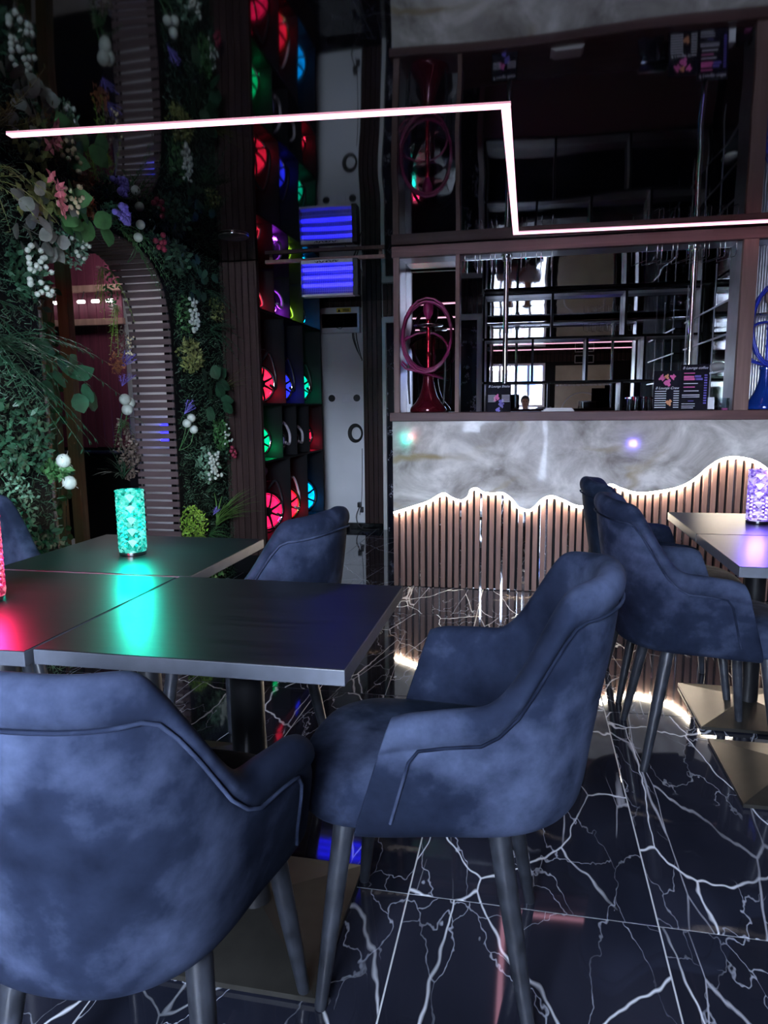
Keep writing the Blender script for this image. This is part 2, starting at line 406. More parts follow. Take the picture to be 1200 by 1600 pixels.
# ================================================================== THE ROOM
# floor: pale grout bed with separate black marble tiles
fl = struct(MB((0, 2.5, 0)).box(-5.6, XR+0.1, YF-0.1, 7.3, -0.06, -0.0015).build('floor', M['grout']))
fl['label'] = 'glossy black marble tile floor with white and brown veins'
TW, TL = 0.59, 1.18
tile_me = MB().bbox(-TW/2+0.0018, TW/2-0.0018, -TL/2+0.0018, TL/2-0.0018, -0.012, 0.0, 0.0012).build('tile', M['tile'])
bpy.data.objects.remove(tile_me); tile_me = bpy.data.meshes['tile']
for i in range(-4, 5):
    for j in range(-3, 5):
        x = -0.267+TW*(i+0.5); y = 1.557+TL*(j+0.5)
        if x-TW/2 > XR or y-TL/2 > 7.2 or y+TL/2 < YF: continue
        link('tile', tile_me, fl, (x, y-2.5, 0), (0, 0, PI if (i+j) % 2 else 0))

struct(MB((0, 2.5, CEIL)).box(XL-0.3, XR+0.1, YF-0.1, 7.2, CEIL, CEIL+0.05).build('ceiling', M['ceiling']))

# back wall: white plaster, slats, door
wb = struct(MB((0, YB, 0)).box(-2.01, XR, YB, YB+0.12, 0, CEIL).build('wall_back', M['white_wall']))
board_me = {}
def boards(parent, o, xs0, xs1, pitch, width, z0, z1, y0, y1, m, key, along='X'):
    n = max(1, int(round((xs1-xs0)/pitch))); p = (xs1-xs0)/n; k = width/pitch*p
    if key not in board_me:
        if along == 'X': ob = MB().bbox(-k/2, k/2, y0, y1, z0, z1, 0.003).build('slat', m)
        else: ob = MB().bbox(y0, y1, -k/2, k/2, z0, z1, 0.003).build('slat', m)
        board_me[key] = ob.data; bpy.data.objects.remove(ob)
    for i in range(n):
        c = xs0+p*(i+0.5)
        link('slat', board_me[key], parent, (c-o[0], -o[1], -o[2]) if along == 'X' else (-o[0], c-o[1], -o[2]))
wo = (0, YB, 0)
boards(wb, wo, -1.565, -1.375, 0.0475, 0.041, 0.06, CEIL, YB-0.035, YB, M['slat_dark'], 'bw1')
boards(wb, wo, -1.99, -1.575, 0.052, 0.046, 2.142, CEIL, YB-0.03, YB, M['slat_dark'], 'bw2')
boards(wb, wo, -1.365, -0.43, 0.0475, 0.041, 2.05, CEIL, YB-0.035, YB, M['slat_dark'], 'bw3')
struct(MB((-1.6, YB, 0)).bbox(-2.0, -1.375, YB-0.045, YB, 0, 0.062).build('baseboard_back', M['gloss_black']))
d1 = empty('door_1', (-0.9, YB, 0)); struct(d1); d1['label'] = 'ivory framed doorway lined with speckled black marble'
mb = MB((-0.9, YB, 0))
mb.bbox(-1.372, -1.335, YB-0.05, YB+0.02, 0, 2.035).bbox(-0.475, -0.43, YB-0.05, YB+0.02, 0, 2.02).bbox(-1.372, -0.43, YB-0.052, YB+0.02, 1.99, 2.04)
mb.build('door_frame', M['trim_white'], d1)
MB((-0.9, YB, 0)).box(-1.335, -0.475, YB-0.012, YB-0.002, 0, 1.99).build('door_leaf', M['door_marble'], d1)
MB((-0.9, YB, 0)).box(-0.915, -0.91, YB-0.02, YB-0.011, 0.02, 1.98).build('door_joint', M['steel'], d1)

# left wall with the arched opening
AC, AA, AZ, AB_, AN = 3.37, 0.59, 1.50, 0.60, 3.0
def arch(t):                 # t in [0,pi] from far (+Y) jamb over the top to the near jamb
    c, s_ = math.cos(t), math.sin(t)
    return (AC+AA*math.copysign(abs(c)**(2/AN), c), AZ+AB_*abs(s_)**(2/AN))
poly = [(YF, 0), (AC-AA, 0)]+[arch(PI*(1-i/28)) for i in range(29)]+[(AC+AA, 0), (4.70, 0), (4.70, CEIL), (YF, CEIL)]
wl = struct(MB((XL, 2, 0)).prism(poly, 'X', XL-0.034, XL-0.02).build('wall_left', M['black']))
struct(MB((XL, 6, 0)).box(XL-0.42, XL-0.38, 4.6, 7.1, 0, CEIL).build('wall_left', M['black']))
PY = 4.70
pw = MB((-1.97, PY, 0)).box(-2.10, -1.842, PY+0.012, PY+0.028, 0.13, CEIL-0.002).build('slat_panel', M['black'])
tag(pw, 'dark walnut board panel between the green wall and the hookah shelves', 'panel')
boards(pw, (-1.97, PY, 0), -2.135, -1.855, 0.047, 0.0435, 0.14, CEIL-0.003, PY-0.012, PY+0.012, M['slat_dark'], 'lp')
MB((-1.97, PY, 0)).bbox(-1.855, -1.838, PY-0.016, PY+0.028, 0.135, CEIL-0.003, 0.002).build('end_strip', M['slat_dark'], pw)
MB((-1.97, PY, 0)).box(-2.13, -1.90, PY+0.02, PY+0.028, 0, 0.13).build('plinth', M['black'], pw)

# right wall and the window wall behind the camera
wr = struct(MB((XR, 2.5, 0)).box(XR, XR+0.1, YF, 7.2, 0, CEIL).build('wall_right', M['slat_dark']))
mb = MB((0, YF, 0)); WX0, WX1, WZ0, WZ1 = -0.96, 0.32, 0.10, 2.04
mb.box(XL-0.3, WX0, YF-0.12, YF, 0, CEIL).box(WX1, XR, YF-0.12, YF, 0, CEIL).box(WX0, WX1, YF-0.12, YF, 0, WZ0).box(WX0, WX1, YF-0.12, YF, WZ1, CEIL)
wf = struct(mb.build('wall_front', M['black']))
boards(wf, (0, YF, 0), -2.05, 2.4, 0.08, 0.062, 2.06, CEIL, YF, YF+0.03, M['slat_dark'], 'fw')
win = struct(empty('window_1', ((WX0+WX1)/2, YF, WZ0))); wo = ((WX0+WX1)/2, YF, WZ0)
mb = MB(wo)
for z in (WZ0, 1.17, WZ1-0.05): mb.bbox(WX0, WX1, YF-0.09, YF-0.01, z, z+0.05)
for x in (WX0, -0.60, -0.03, WX1-0.05): mb.bbox(x, x+0.05, YF-0.091, YF-0.009, WZ0, WZ1)
mb.build('window_frame', M['steel'], win)
for a, b in ((WX0+.05, -0.60), (-0.55, -0.03), (0.02, WX1-.05)):
    for z0, z1 in ((WZ0+.05, 1.17), (1.22, WZ1-.05)):
        MB(wo).box(a, b, YF-0.052, YF-0.048, z0, z1).build('pane', M['glass'], win)

# ================================================================== CHAIRS
def seat_plan(t, z):
    """point of the shell's outer face: t in [-1,1] round the back, z height"""
    a = 0.252+0.060*smoothstep(0.42, 0.92, z); wv = 0.242+0.030*smoothstep(0.42, 0.62, z)
    wv *= 1-0.07*smoothstep(0.68, 0.90, z)
    arm = 0.185-0.085*min(1, max(0, (z-0.40)/0.27)); qa = 0.395; s_ = abs(t)*(qa+arm)
    if s_ <= qa:
        th = s_/qa*PI/2; e = 0.86
        x = -0.055-a*abs(math.cos(th))**e; y = wv*abs(math.sin(th))**e*(0.89+0.11*smoothstep(0.60, 0.98, abs(t)))
    else: x = -0.055+(s_-qa); y = wv*(0.89+0.11*smoothstep(0.60, 0.98, abs(t)))
    return Vector((x, math.copysign(y, t), z))
def top_z(t):
    t = abs(t)
    z = 0.906-0.016*smoothstep(0.0, 0.42, t)
    d = min(1, max(0, (t-0.41)/0.28)); z -= 0.208*(0.30*d+0.70*d*d*(3-2*d))
    z -= 0.010*smoothstep(0.70, 0.95, t); z -= 0.012*smoothstep(0.94, 1.0, t)
    return z
def shell_point(t, z, inset):
    p = seat_plan(t, z); e = 0.01
    tg = seat_plan(min(1, t+e), z)-seat_plan(max(-1, t-e), z); tg.z = 0
    n = Vector((tg.y, -tg.x, 0)); n = n.normalized() if n.length > 1e-9 else Vector((-1, 0, 0))
    if n.dot(Vector((p.x+0.02, p.y, 0))) < 0: n = -n
    return p-n*inset
def make_chair():
    root = empty('velvet_armchair')
    T = [-1, -0.995, -0.97, -0.93, -0.87, -0.80, -0.74, -0.69, -0.645, -0.60, -0.55, -0.51, -0.465, -0.43, -0.38, -0.30, -0.20, -0.10]
    T = T+[0]+[-t for t in reversed(T)]
    vs = []; rows = None; TH = 0.046
    for t in T:
        zt = top_z(t); ring = []
        seam = zt-0.062
        zb = 0.388+0.016*(1-abs(t))
        prof = [(zb, 0.075), (zb+0.003, 0.045), (zb+0.016, 0.016), (zb+0.050, 0.002)]
        for k in range(1, 5): prof.append((zb+0.050+(seam-0.012-zb-0.050)*k/4, 0.0))
        prof += [(seam-0.003, 0.005), (seam+0.010, -0.006), (zt-0.025, -0.007), (zt-0.006, 0.004), (zt, TH*0.45), (zt-0.008, TH*0.9), (zt-0.03, TH+0.006)]
        zin = 0.455
        for k in range(1, 5): prof.append((zt-0.03+(zin-zt+0.03)*k/4, TH+0.004+0.012*math.sin(PI*k/4)))
        ring = [shell_point(t, z, ins) for z, ins in prof]
        rows = len(ring); vs += ring
    fs = []
    for i in range(len(T)-1):
        for j in range(rows-1): fs.append((i*rows+j, (i+1)*rows+j, (i+1)*rows+j+1, i*rows+j+1))
        fs.append((i*rows+rows-1, (i+1)*rows+rows-1, (i+1)*rows, i*rows))
    fs.append(tuple(range(rows))); k = (len(T)-1)*rows; fs.append(tuple(k+j for j in range(rows-1, -1, -1)))
    mb = MB(); mb.add(vs, fs); sh = mb.build('shell', M['velvet'], root, 180)
    sh.data.flip_normals()
    md = sh.modifiers.new('sub', 'SUBSURF'); md.levels = 1; md.render_levels = 2
    # piping along the padded edge
    def seam_path(off):
        pts = []
        for sg in (-1,):
            for k in range(7):
                z = 0.452+(top_z(0.88)-off-0.452)*k/7
                pts.append(shell_point(-0.89+0.0*k, z, -0.003))
            for k in range(41):
                t = -0.87+1.74*k/40; pts.append(shell_point(t, top_z(t)-off, -0.003))
            for k in range(6, -1, -1):
                z = 0.452+(top_z(0.88)-off-0.452)*k/7
                pts.append(shell_point(0.89, z, -0.003))
        return pts
    MB().tube(seam_path(0.064), 0.0032, 6).build('piping', M['velvet'], root, 180)
    # seat cushion
    vs = []; fs = []; n = 28
    for (z, k) in ((0.400, 0.80), (0.402, 0.93), (0.412, 0.985), (0.440, 1.0), (0.475, 0.985), (0.500, 0.93), (0.512, 0.80), (0.519, 0.5)):
        for j in range(n):
            q = 2*PI*j/n; c, s_ = math.cos(q), math.sin(q)
            x = 0.035+0.25*math.copysign(abs(c)**0.62, c); y = 0.206*math.copysign(abs(s_)**0.62, s_)
            if x > 0.10: y *= 1+0.08*math.sin(PI*min(1, (x-0.10)/0.18))
            vs.append((0.02+(x-0.02)*k, y*k, z))
    m_ = 8
    for i in range(m_-1):
        for j in range(n): fs.append((i*n+j, i*n+(j+1) % n, (i+1)*n+(j+1) % n, (i+1)*n+j))
    fs += [tuple(range(n-1, -1, -1)), tuple((m_-1)*n+j for j in range(n))]
    so = MB().add(vs, fs).build('seat', M['velvet'], root, 180)
    md = so.modifiers.new('sub', 'SUBSURF'); md.levels = 1; md.render_levels = 1
    for sx in (-1, 1):
        for sy in (-1, 1):
            a = Vector((sx*0.150+0.01, sy*0.150, 0.405)); b = Vector((sx*0.208, sy*0.196, 0.0))
            lg = MB().tube([a, a.lerp(b, 0.06), a.lerp(b, 0.5), a.lerp(b, 0.985), b], [0.021, 0.0215, 0.0185, 0.0125, 0.0115], 14).build('leg', M['leg'], root, 40)
    return root
chair0 = make_chair()
CH = [  # x, y, rot, label
    (-0.620, 1.005, 90, 'dark navy velvet armchair seen from behind, lit blue by the window, nearest at lower left'),
    (-0.178, 1.388, 180, 'navy velvet armchair in side view facing left in the centre foreground'),
    (0.600, 2.485, 2, 'dark velvet armchair pushed up to the right table, the nearer of the right pair'),
    (0.590, 3.030, 1, 'dark velvet armchair by the bar front, mostly hidden behind another right-hand armchair'),
    (-0.900, 2.060, 168, 'dark velvet armchair behind the left table with only its back showing'),
    (-1.825, 1.965, -42, 'black armchair at the far left edge beside the green wall'),
]
for i, (x, y, r_, lab) in enumerate(CH):
    o = chair0 if i == 0 else copy_tree(chair0)
    o.location = (x, y, 0); o.rotation_euler = (0, 0, math.radians(r_)); tag(o, lab, 'chair', 'velvet armchairs at the tables')

# ================================================================== TABLES
def table(x0, x1, y0, y1, label):
    cx, cy_ = (x0+x1)/2, (y0+y1)/2; root = empty('bistro_table', (cx, cy_, 0)); o = (cx, cy_, 0); T = 0.75
    g = 0.0012
    MB(o).box(x0+g+0.001, x1-g-0.001, y0+g+0.001, y1-g-0.001, T-0.002, T).build('tabletop', M['table'], root)
    MB(o).bbox(x0+g, x1-g, y0+g, y1-g, T-0.031, T-0.0015, 0.0015).build('edge_band', M['table_edge_lit'], root)
    MB(o).tube([(cx, cy_, 0.03), (cx, cy_, T-0.034)], 0.038, 20).build('column', M['black_metal'], root, 40)
    MB(o).bbox(cx-0.12, cx+0.12, cy_-0.12, cy_+0.12, T-0.040, T-0.031, 0.002).build('mounting_plate', M['black_metal'], root)
    h = 0.212; mb = MB(o)
    mb.add([(cx-h, cy_-h, 0.004), (cx+h, cy_-h, 0.004), (cx+h, cy_+h, 0.004), (cx-h, cy_+h, 0.004),
            (cx-h, cy_-h, 0.016), (cx+h, cy_-h, 0.016), (cx+h, cy_+h, 0.016), (cx-h, cy_+h, 0.016), (cx, cy_, 0.058)],
           [(3, 2, 1, 0), (0, 1, 5, 4), (1, 2, 6, 5), (2, 3, 7, 6), (3, 0, 4, 7), (4, 5, 8), (5, 6, 8), (6, 7, 8), (7, 4, 8)])
    mb.build('base', M['bronze'], root)
    mb = MB(o)
    for sx in (-1, 1):
        for sy in (-1, 1): mb.tube([(cx+sx*0.18, cy_+sy*0.18, 0), (cx+sx*0.18, cy_+sy*0.18, 0.006)], 0.012, 8)
    mb.build('base_feet', M['black_metal'], root)
    return tag(root, label, 'table', 'black square bistro tables')
table(-0.918, -0.301, 1.117, 1.700, 'black square table in front whose bare corner points at the centre armchair')
table(-1.540, -0.922, 1.100, 1.692, 'black square table at the left edge carrying the pink crystal lamp')
table(-1.500, -0.890, 1.703, 2.255, 'black square table carrying the turquoise crystal lamp')
table(0.587, 1.150, 2.062, 2.578, 'black square table at the right edge nearest the viewer, bare top')
table(0.587, 1.150, 2.582, 3.098, 'black square table carrying the violet crystal lamp')

# ================================================================== CRYSTAL LAMPS
def crystal_lamp(x, y, col, col2, label, power, pcol):
    z0 = 0.75; root = empty('crystal_lamp', (x, y, z0)); r = 0.043; hgt = 0.205; n = 20; m_ = 26
    vs = []; fs = []
    for i in range(m_+1):
        z = 0.012+(hgt-0.016)*i/m_
        for j in range(n):
            rr = r if (i+j) % 2 == 0 else r-0.0065
            if i in (0, m_): rr = r-0.003
            q = 2*PI*j/n; vs.append((rr*math.cos(q), rr*math.sin(q), z))
    for i in range(m_):
        for j in range(n):
            a, b, c, d = i*n+j, i*n+(j+1) % n, (i+1)*n+(j+1) % n, (i+1)*n+j
            fs += [(a, b, c), (a, c, d)] if (i+j) % 2 == 0 else [(a, b, d), (b, c, d)]
    mb = MB(); mb.add(vs, fs).build('crystal_shade', mk_crystal('lit_crystal', col, col2, 0.80), root)
    mb = MB().lathe([(0.0395, 0), (0.041, 0.003), (0.041, 0.012), (0.036, 0.014)], n=20); mb.build('lamp_base', M['chrome'], root, 40)
    mb = MB().lathe([(0.0435, hgt-0.006), (0.0445, hgt-0.002), (0.040, hgt), (0.034, hgt-0.003)], n=20)
    mb.build('top_rim', mk_crystal('lit_rim', col, col2, 0.9), root, 40)
    cm = emit('lamp_core', tuple(0.55*a+0.45*b for a, b in zip(col2, (1, 1, 1))), 1.3)
    for k in range(5):
        z = 0.035+0.036*k
        MB().add([(0, 0, z-0.014), (0.017, 0, z+0.006), (0, 0.017, z+0.006), (-0.017, 0, z+0.006), (0, -0.017, z+0.006), (0, 0, z+0.012)],
                 [(0, 2, 1), (0, 3, 2), (0, 4, 3), (0, 1, 4), (5, 1, 2), (5, 2, 3), (5, 3, 4), (5, 4, 1)]).build('prism', cm, root)
    ld = bpy.data.lights.new('lamp_light', 'POINT'); ld.color = pcol; ld.energy = power; ld.shadow_soft_size = 0.03
    lo = bpy.data.objects.new('lamp_light', ld); COL.objects.link(lo); lo.parent = root; lo.location = (0, 0, 0.13)
    tag(root, label, 'lamp', 'crystal table lamps')
crystal_lamp(-1.205, 1.945, (0.0, 0.62, 0.50), (0.25, 1.0, 0.90), 'glowing turquoise crystal cylinder lamp on the left table', 26.0, (0.0, 0.80, 0.62))
crystal_lamp(-1.262, 1.400, (0.85, 0.02, 0.16), (1.0, 0.35, 0.45), 'glowing pink crystal lamp just cut off by the left edge', 20.0, (1.0, 0.02, 0.16))
crystal_lamp(0.865, 2.850, (0.22, 0.12, 0.80), (0.80, 0.72, 1.0), 'glowing violet crystal lamp on the right-hand table', 14.0, (0.25, 0.16, 1.0))

# ================================================================== BAR
BY = 4.53
WAVE = [(-0.86, 0.511), (-0.709, 0.561), (-0.624, 0.592), (-0.532, 0.644), (-0.477, 0.62), (-0.415, 0.6), (-0.37, 0.626), (-0.354, 0.668), (-0.313, 0.681), (-0.271, 0.656), (-0.21, 0.649), (-0.149, 0.654), (-0.088, 0.614), (-0.047, 0.565), (0.014, 0.545), (0.053, 0.567), (0.1, 0.617), (0.158, 0.638), (0.23, 0.615), (0.309, 0.58), (0.386, 0.59), (0.497, 0.712), (0.574, 0.693), (0.669, 0.667), (0.781, 0.676), (0.908, 0.705), (0.997, 0.757), (1.065, 0.824), (1.134, 0.874), (1.204, 0.89), (1.275, 0.883), (1.347, 0.857), (1.43, 0.79), (1.55, 0.66), (1.70, 0.58), (1.85, 0.60), (2.0, 0.66), (2.2, 0.62), (2.44, 0.58)]
wave = [(p.x, p.z) for p in spline([(a, 0, b) for a, b in WAVE], 5)]
bo = (0.0, BY, 0.0); bar = empty('bar_counter', bo)
tag(bar, 'long bar counter with grey marble front, glowing wavy edge and walnut slats', 'bar counter')
XB0, XB1 = -0.862, XR-0.02
MB(bo).prism([(XB0, 1.108)]+wave+[(XB1, 1.108)], 'Y', BY-0.035, BY-0.012).build('marble_panel', M['panel'], bar)
MB(bo).bbox(XB0-0.012, XB1, BY-0.062, 5.02, 1.108, 1.163, 0.004).build('counter_top', M['counter'], bar)
MB(bo).box(XB0, XB1, BY+0.028, BY+0.034, 0, 1.108).build('mirror_backing', M['dim_mirror'], bar)
MB(bo).box(XB0, XB1, BY+0.034, BY+0.06, 0, 1.108).build('carcass', M['black'], bar)
MB(bo).box(XB0, XB0+0.02, BY+0.06, 5.0, 0, 1.108).build('end_panel', M['slat_dark'], bar)
MB(bo).tube([(a, BY-0.018, b-0.007) for a, b in wave], 0.0095, 8).build('led_rope', M['led_warm'], bar, 180)
pitch = 0.0462; k = 0; x = XB0+0.012
sl = MB().bbox(-0.0145, 0.0145, BY-0.008, BY+0.026, 0.004, 0.98, 0.002).build('slat', M['slat']); slm = sl.data; bpy.data.objects.remove(sl)
sh_ = MB().box(-0.0035, 0.0035, BY+0.020, BY+0.0275, 0.004, 0.98).build('spacer', M['black']); spm = sh_.data; bpy.data.objects.remove(sh_)
while x < XB1-0.02:
    link('slat', slm, bar, (x, -BY, 0))
    if k % 3: 
        s2 = link('spacer', spm, bar, (x+pitch/2, -BY, 0)); s2.scale = (2.3, 1, 1)
    x += pitch+R.uniform(-0.0025, 0.0025); k += 1

# canopy frame on the counter
fo = (0.2, BY, 1.163); fr = empty('bar_canopy_frame', fo); tag(fr, 'walnut and aluminium frame standing on the bar counter', 'frame')
ZT, ZB, FD = 2.196, 2.130, 0.24
MB(fo).bbox(XB0, XB1, BY-0.03, BY+0.02, ZB, ZT, 0.003).build('beam', M['counter'], fr)
MB(fo).bbox(XB0+0.02, XB1, BY+0.02, BY+FD, ZB+0.012, ZB+0.03, 0.002).build('soffit', M['steel'], fr)
def post(x0, x1, side, depth=FD):
    MB(fo).bbox(x0, x1, BY-0.028, BY+0.01, 1.163, ZB, 0.002).build('post', M['slat'], fr)
    MB(fo).bbox(*( (x1-0.012, x1-0.001) if side > 0 else (x0+0.001, x0+0.012)), BY+0.01, BY+depth, 1.163, ZB+0.012, 0.001).build('post_lining', M['steel'], fr)
post(-0.852, -0.815, 1); post(-0.458, -0.432, -1); post(1.192, 1.272, -1); post(1.66, 1.70, -1)
MB(fo).box(-0.815, -0.458, BY+FD, BY+FD+0.006, 1.163, ZB+0.012).build('niche_mirror', M['mirror'], fr)
fl_o = MB(fo)
for i in range(26):
    xx = 1.275+0.385*i/26; fl_o.tube([(xx, BY+FD, 1.163), (xx, BY+FD, ZB+0.012)], 0.0085, 8)
fl_o.build('fluted_back', M['steel'], fr, 60)

# chrome poles
for x, lab in ((-0.150, 'chrome pole on the bar near the standing menu card'), (0.957, 'chrome pole on the bar behind the two large menu cards')):
    o = (x, BY+0.10, 1.163); p = empty('chrome_pole', o)
    MB(o).tube([(x, BY+0.10, 1.163), (x, BY+0.10, ZB+0.012)], 0.0165, 20).build('tube', M['chrome'], p, 60)
    MB(o).lathe([(0.034, ZB-0.004), (0.036, ZB+0.004), (0.036, ZB+0.0118)], (x, BY+0.10, 0)).lathe([(0.024, ZB-0.03), (0.026, ZB-0.026), (0.024, ZB-0.005), (0.02, ZB-0.004)], (x, BY+0.10, 0)).build('collar', M['chrome'], p, 40)
    MB(o).lathe([(0.034, 1.163), (0.034, 1.170), (0.02, 1.176)], (x, BY+0.10, 0)).build('foot', M['chrome'], p, 40)
    tag(p, lab, 'pole', 'chrome poles on the bar')
# stemware racks
def rack(x0, x1, n, lab, slant):
    o = ((x0+x1)/2, BY+0.12, ZB); r_ = empty('glass_rack', o)
    MB(o).tube([(x0, BY+0.03, ZB+0.008), (x1, BY+0.03, ZB+0.008)], 0.003, 6).build('rail', M['chrome'], r_, 60)
    MB(o).tube([(x0, BY+0.22, ZB+0.008), (x1, BY+0.22, ZB+0.008)], 0.003, 6).build('rail', M['chrome'], r_, 60)
    for i in range(n):
        x = x0+(x1-x0)*(i+0.5)/n+(0.009 if i % 2 else -0.009)
        MB(o).tube([(x, BY+0.03, ZB+0.008), (x, BY+0.03, ZB-0.065), (x, BY+0.05, ZB-0.075), (x+slant, BY+0.22, ZB-0.075), (x+slant, BY+0.22, ZB+0.008)], 0.0024, 6).build('wire', M['chrome'], r_, 60)
    tag(r_, lab, 'rack', 'wire stemware racks under the bar canopy')
rack(-0.42, 0.14, 12, 'chrome wire glass rack hanging around the left pole', 0.0)
rack(0.66, 1.18, 12, 'chrome wire glass rack hanging around the right pole', -0.06)

# back bar shelves in front of a mirror wall
so = (0.5, 6.6, 0.9); sh = empty('back_bar_shelves', so); tag(sh, 'black edged grey shelves against a mirror behind the bar', 'shelf')
SX0, SX1, SY0 = -0.404, 1.44, 6.50
MB(so).box(SX0, SX1, 6.688, 6.698, 0.9, CEIL-0.002).build('mirror', M['mirror'], sh)
for z in (0.95, 1.408, 1.793, 2.180):
    b_ = MB(so).box(SX0, SX1, SY0+0.008, 6.687, z-0.008, z+0.008).build('shelf_board', M['grey'], sh)
    MB(so).box(SX0, SX1, SY0, SY0+0.008, z-0.010, z+0.010).build('front_edge', M['black'], b_)
for z0, z1, xs in ((0.95, 1.408, (SX0, 0.178, 0.802, SX1-0.02)), (1.408, 1.793, (SX0, 0.030, 0.499, 0.98, SX1-0.02)), (1.793, 2.180, (SX0, 0.194, 0.813, SX1-0.02))):
    for x in xs:
        b_ = MB(so).box(x-0.008, x+0.008, SY0+0.008, 6.687, z0+0.008, z1-0.008).build('divider', M['grey'], sh)
        MB(so).box(x-0.010, x+0.010, SY0, SY0+0.008, z0+0.010, z1-0.010).build('front_edge', M['black'], b_)
# dark cabinet on the right side of the bar interior
co = (1.5, 5.8, 0); cab = empty('glass_shelf_cabinet', co); tag(cab, 'black side cabinet with glass shelves at the right end of the bar', 'cabinet')
MB(co).box(1.47, 1.50, 5.0, 6.49, 0, 2.19).build('back_panel', M['gloss_black'], cab)
MB(co).box(1.44, 1.80, 6.492, 6.512, 0, 2.19).build('side_panel', M['black'], cab)
for z in (1.42, 1.66, 1.88):
    b_ = MB(co).box(1.29, 1.469, 5.05, 6.48, z-0.004, z+0.004).build('glass_shelf', M['cabinet_glass'], cab)
    MB(co).box(1.284, 1.290, 5.05, 6.48, z-0.006, z+0.006).build('shelf_edge', M['steel'], b_)
for y in (5.5, 5.95, 6.4): MB(co).box(1.284, 1.292, y, y+0.008, 1.2, 2.18).build('upright', M['steel'], cab)

# ---- hookahs
def hose_coil(mb, c, rx, rz, turns, r, tilt=0.0, tail=None, ph=0.0, seed=1):
    rr = random.Random(seed); pts = []
    n = int(turns*18)
    for i in range(n+1):
        q = ph+2*PI*i/18; k = 1-0.05*math.sin(i*0.37+seed)
        pts.append((c[0]+rx*k*math.cos(q), c[1]+0.03*math.sin(q*0.5+seed)+tilt*math.sin(q), c[2]+rz*k*math.sin(q)+0.012*math.sin(i*0.21)))
    if tail: pts += [Vector(p) for p in tail]
    mb.tube(pts, r, 8)
def counter_hookah(x, y, vase, stem, hose, label, coil_r):
    z = 1.163; o = (x, y, z); h = empty('hookah', o)
    MB(o).lathe([(0.10, 0), (0.118, 0.004), (0.122, 0.020), (0.112, 0.036), (0.084, 0.066), (0.060, 0.105), (0.044, 0.155), (0.036, 0.20), (0.034, 0.235), (0.040, 0.24), (0.040, 0.255)], (x, y, z), 28).build('vase', vase, h, 50)
    prof = [(0.018, 0.25)]
    for k in range(9): prof += [(0.013, 0.262+k*0.034), (0.0185 if k % 3 == 0 else 0.0145, 0.274+k*0.034), (0.013, 0.286+k*0.034)]
    prof += [(0.016, 0.575), (0.012, 0.60)]
    MB(o).lathe(prof, (x, y, z), 16).build('stem', stem, h, 40)
    MB(o).lathe([(0.02, 0.548), (0.085, 0.552), (0.097, 0.560), (0.097, 0.563), (0.02, 0.558)], (x, y, z), 30).build('tray', M['chrome'], h, 40)
    MB(o).lathe([(0.014, 0.60), (0.018, 0.615), (0.030, 0.635), (0.034, 0.66), (0.032, 0.69), (0.028, 0.70), (0.02, 0.69)], (x, y, z), 18).build('bowl', M['clay'] if hose != M['hose_magenta'] else M['hose_magenta'], h, 60)
    mb = MB(o); hose_coil(mb, (x-0.008, y-0.055, z+0.495), coil_r, 0.222, 3.2, 0.0075, 0.02, None, -PI/2, 3); mb.build('hose', hose, h, 180)
    mb = MB(o); hose_coil(mb, (x-0.03, y-0.04, z+0.385), coil_r*1.02, 0.13, 1.3, 0.007, 0.03, [(x+0.10, y-0.05, z+0.22), (x+0.04, y-0.02, z+0.245), (x+0.02, y, z+0.25)], PI*0.7, 5); mb.build('hose', hose, h, 180)
    for dx, m2 in ((-0.122, M['black_metal']), (0.118, M['black_metal'])):
        MB(o).tube([(x+dx, y-0.06, z+0.34), (x+dx*1.0, y-0.065, z+0.20), (x+dx*0.92, y-0.07, z+0.055)], [0.007, 0.0085, 0.006], 8).build('mouthpiece', m2, h, 60)
    return tag(h, label, 'hookah', 'hookahs standing on the bar')
counter_hookah(-0.648, BY+0.115, M['red_gloss'], M['red_stem'], M['hose_magenta'], 'dark red hookah with coiled magenta hose in the left bar niche', 0.158)
counter_hookah(1.40, BY+0.115, M['blue_gloss'], M['hose_blue'], M['hose_blue'], 'blue hookah with blue hose cut off by the right edge of the photo', 0.115)

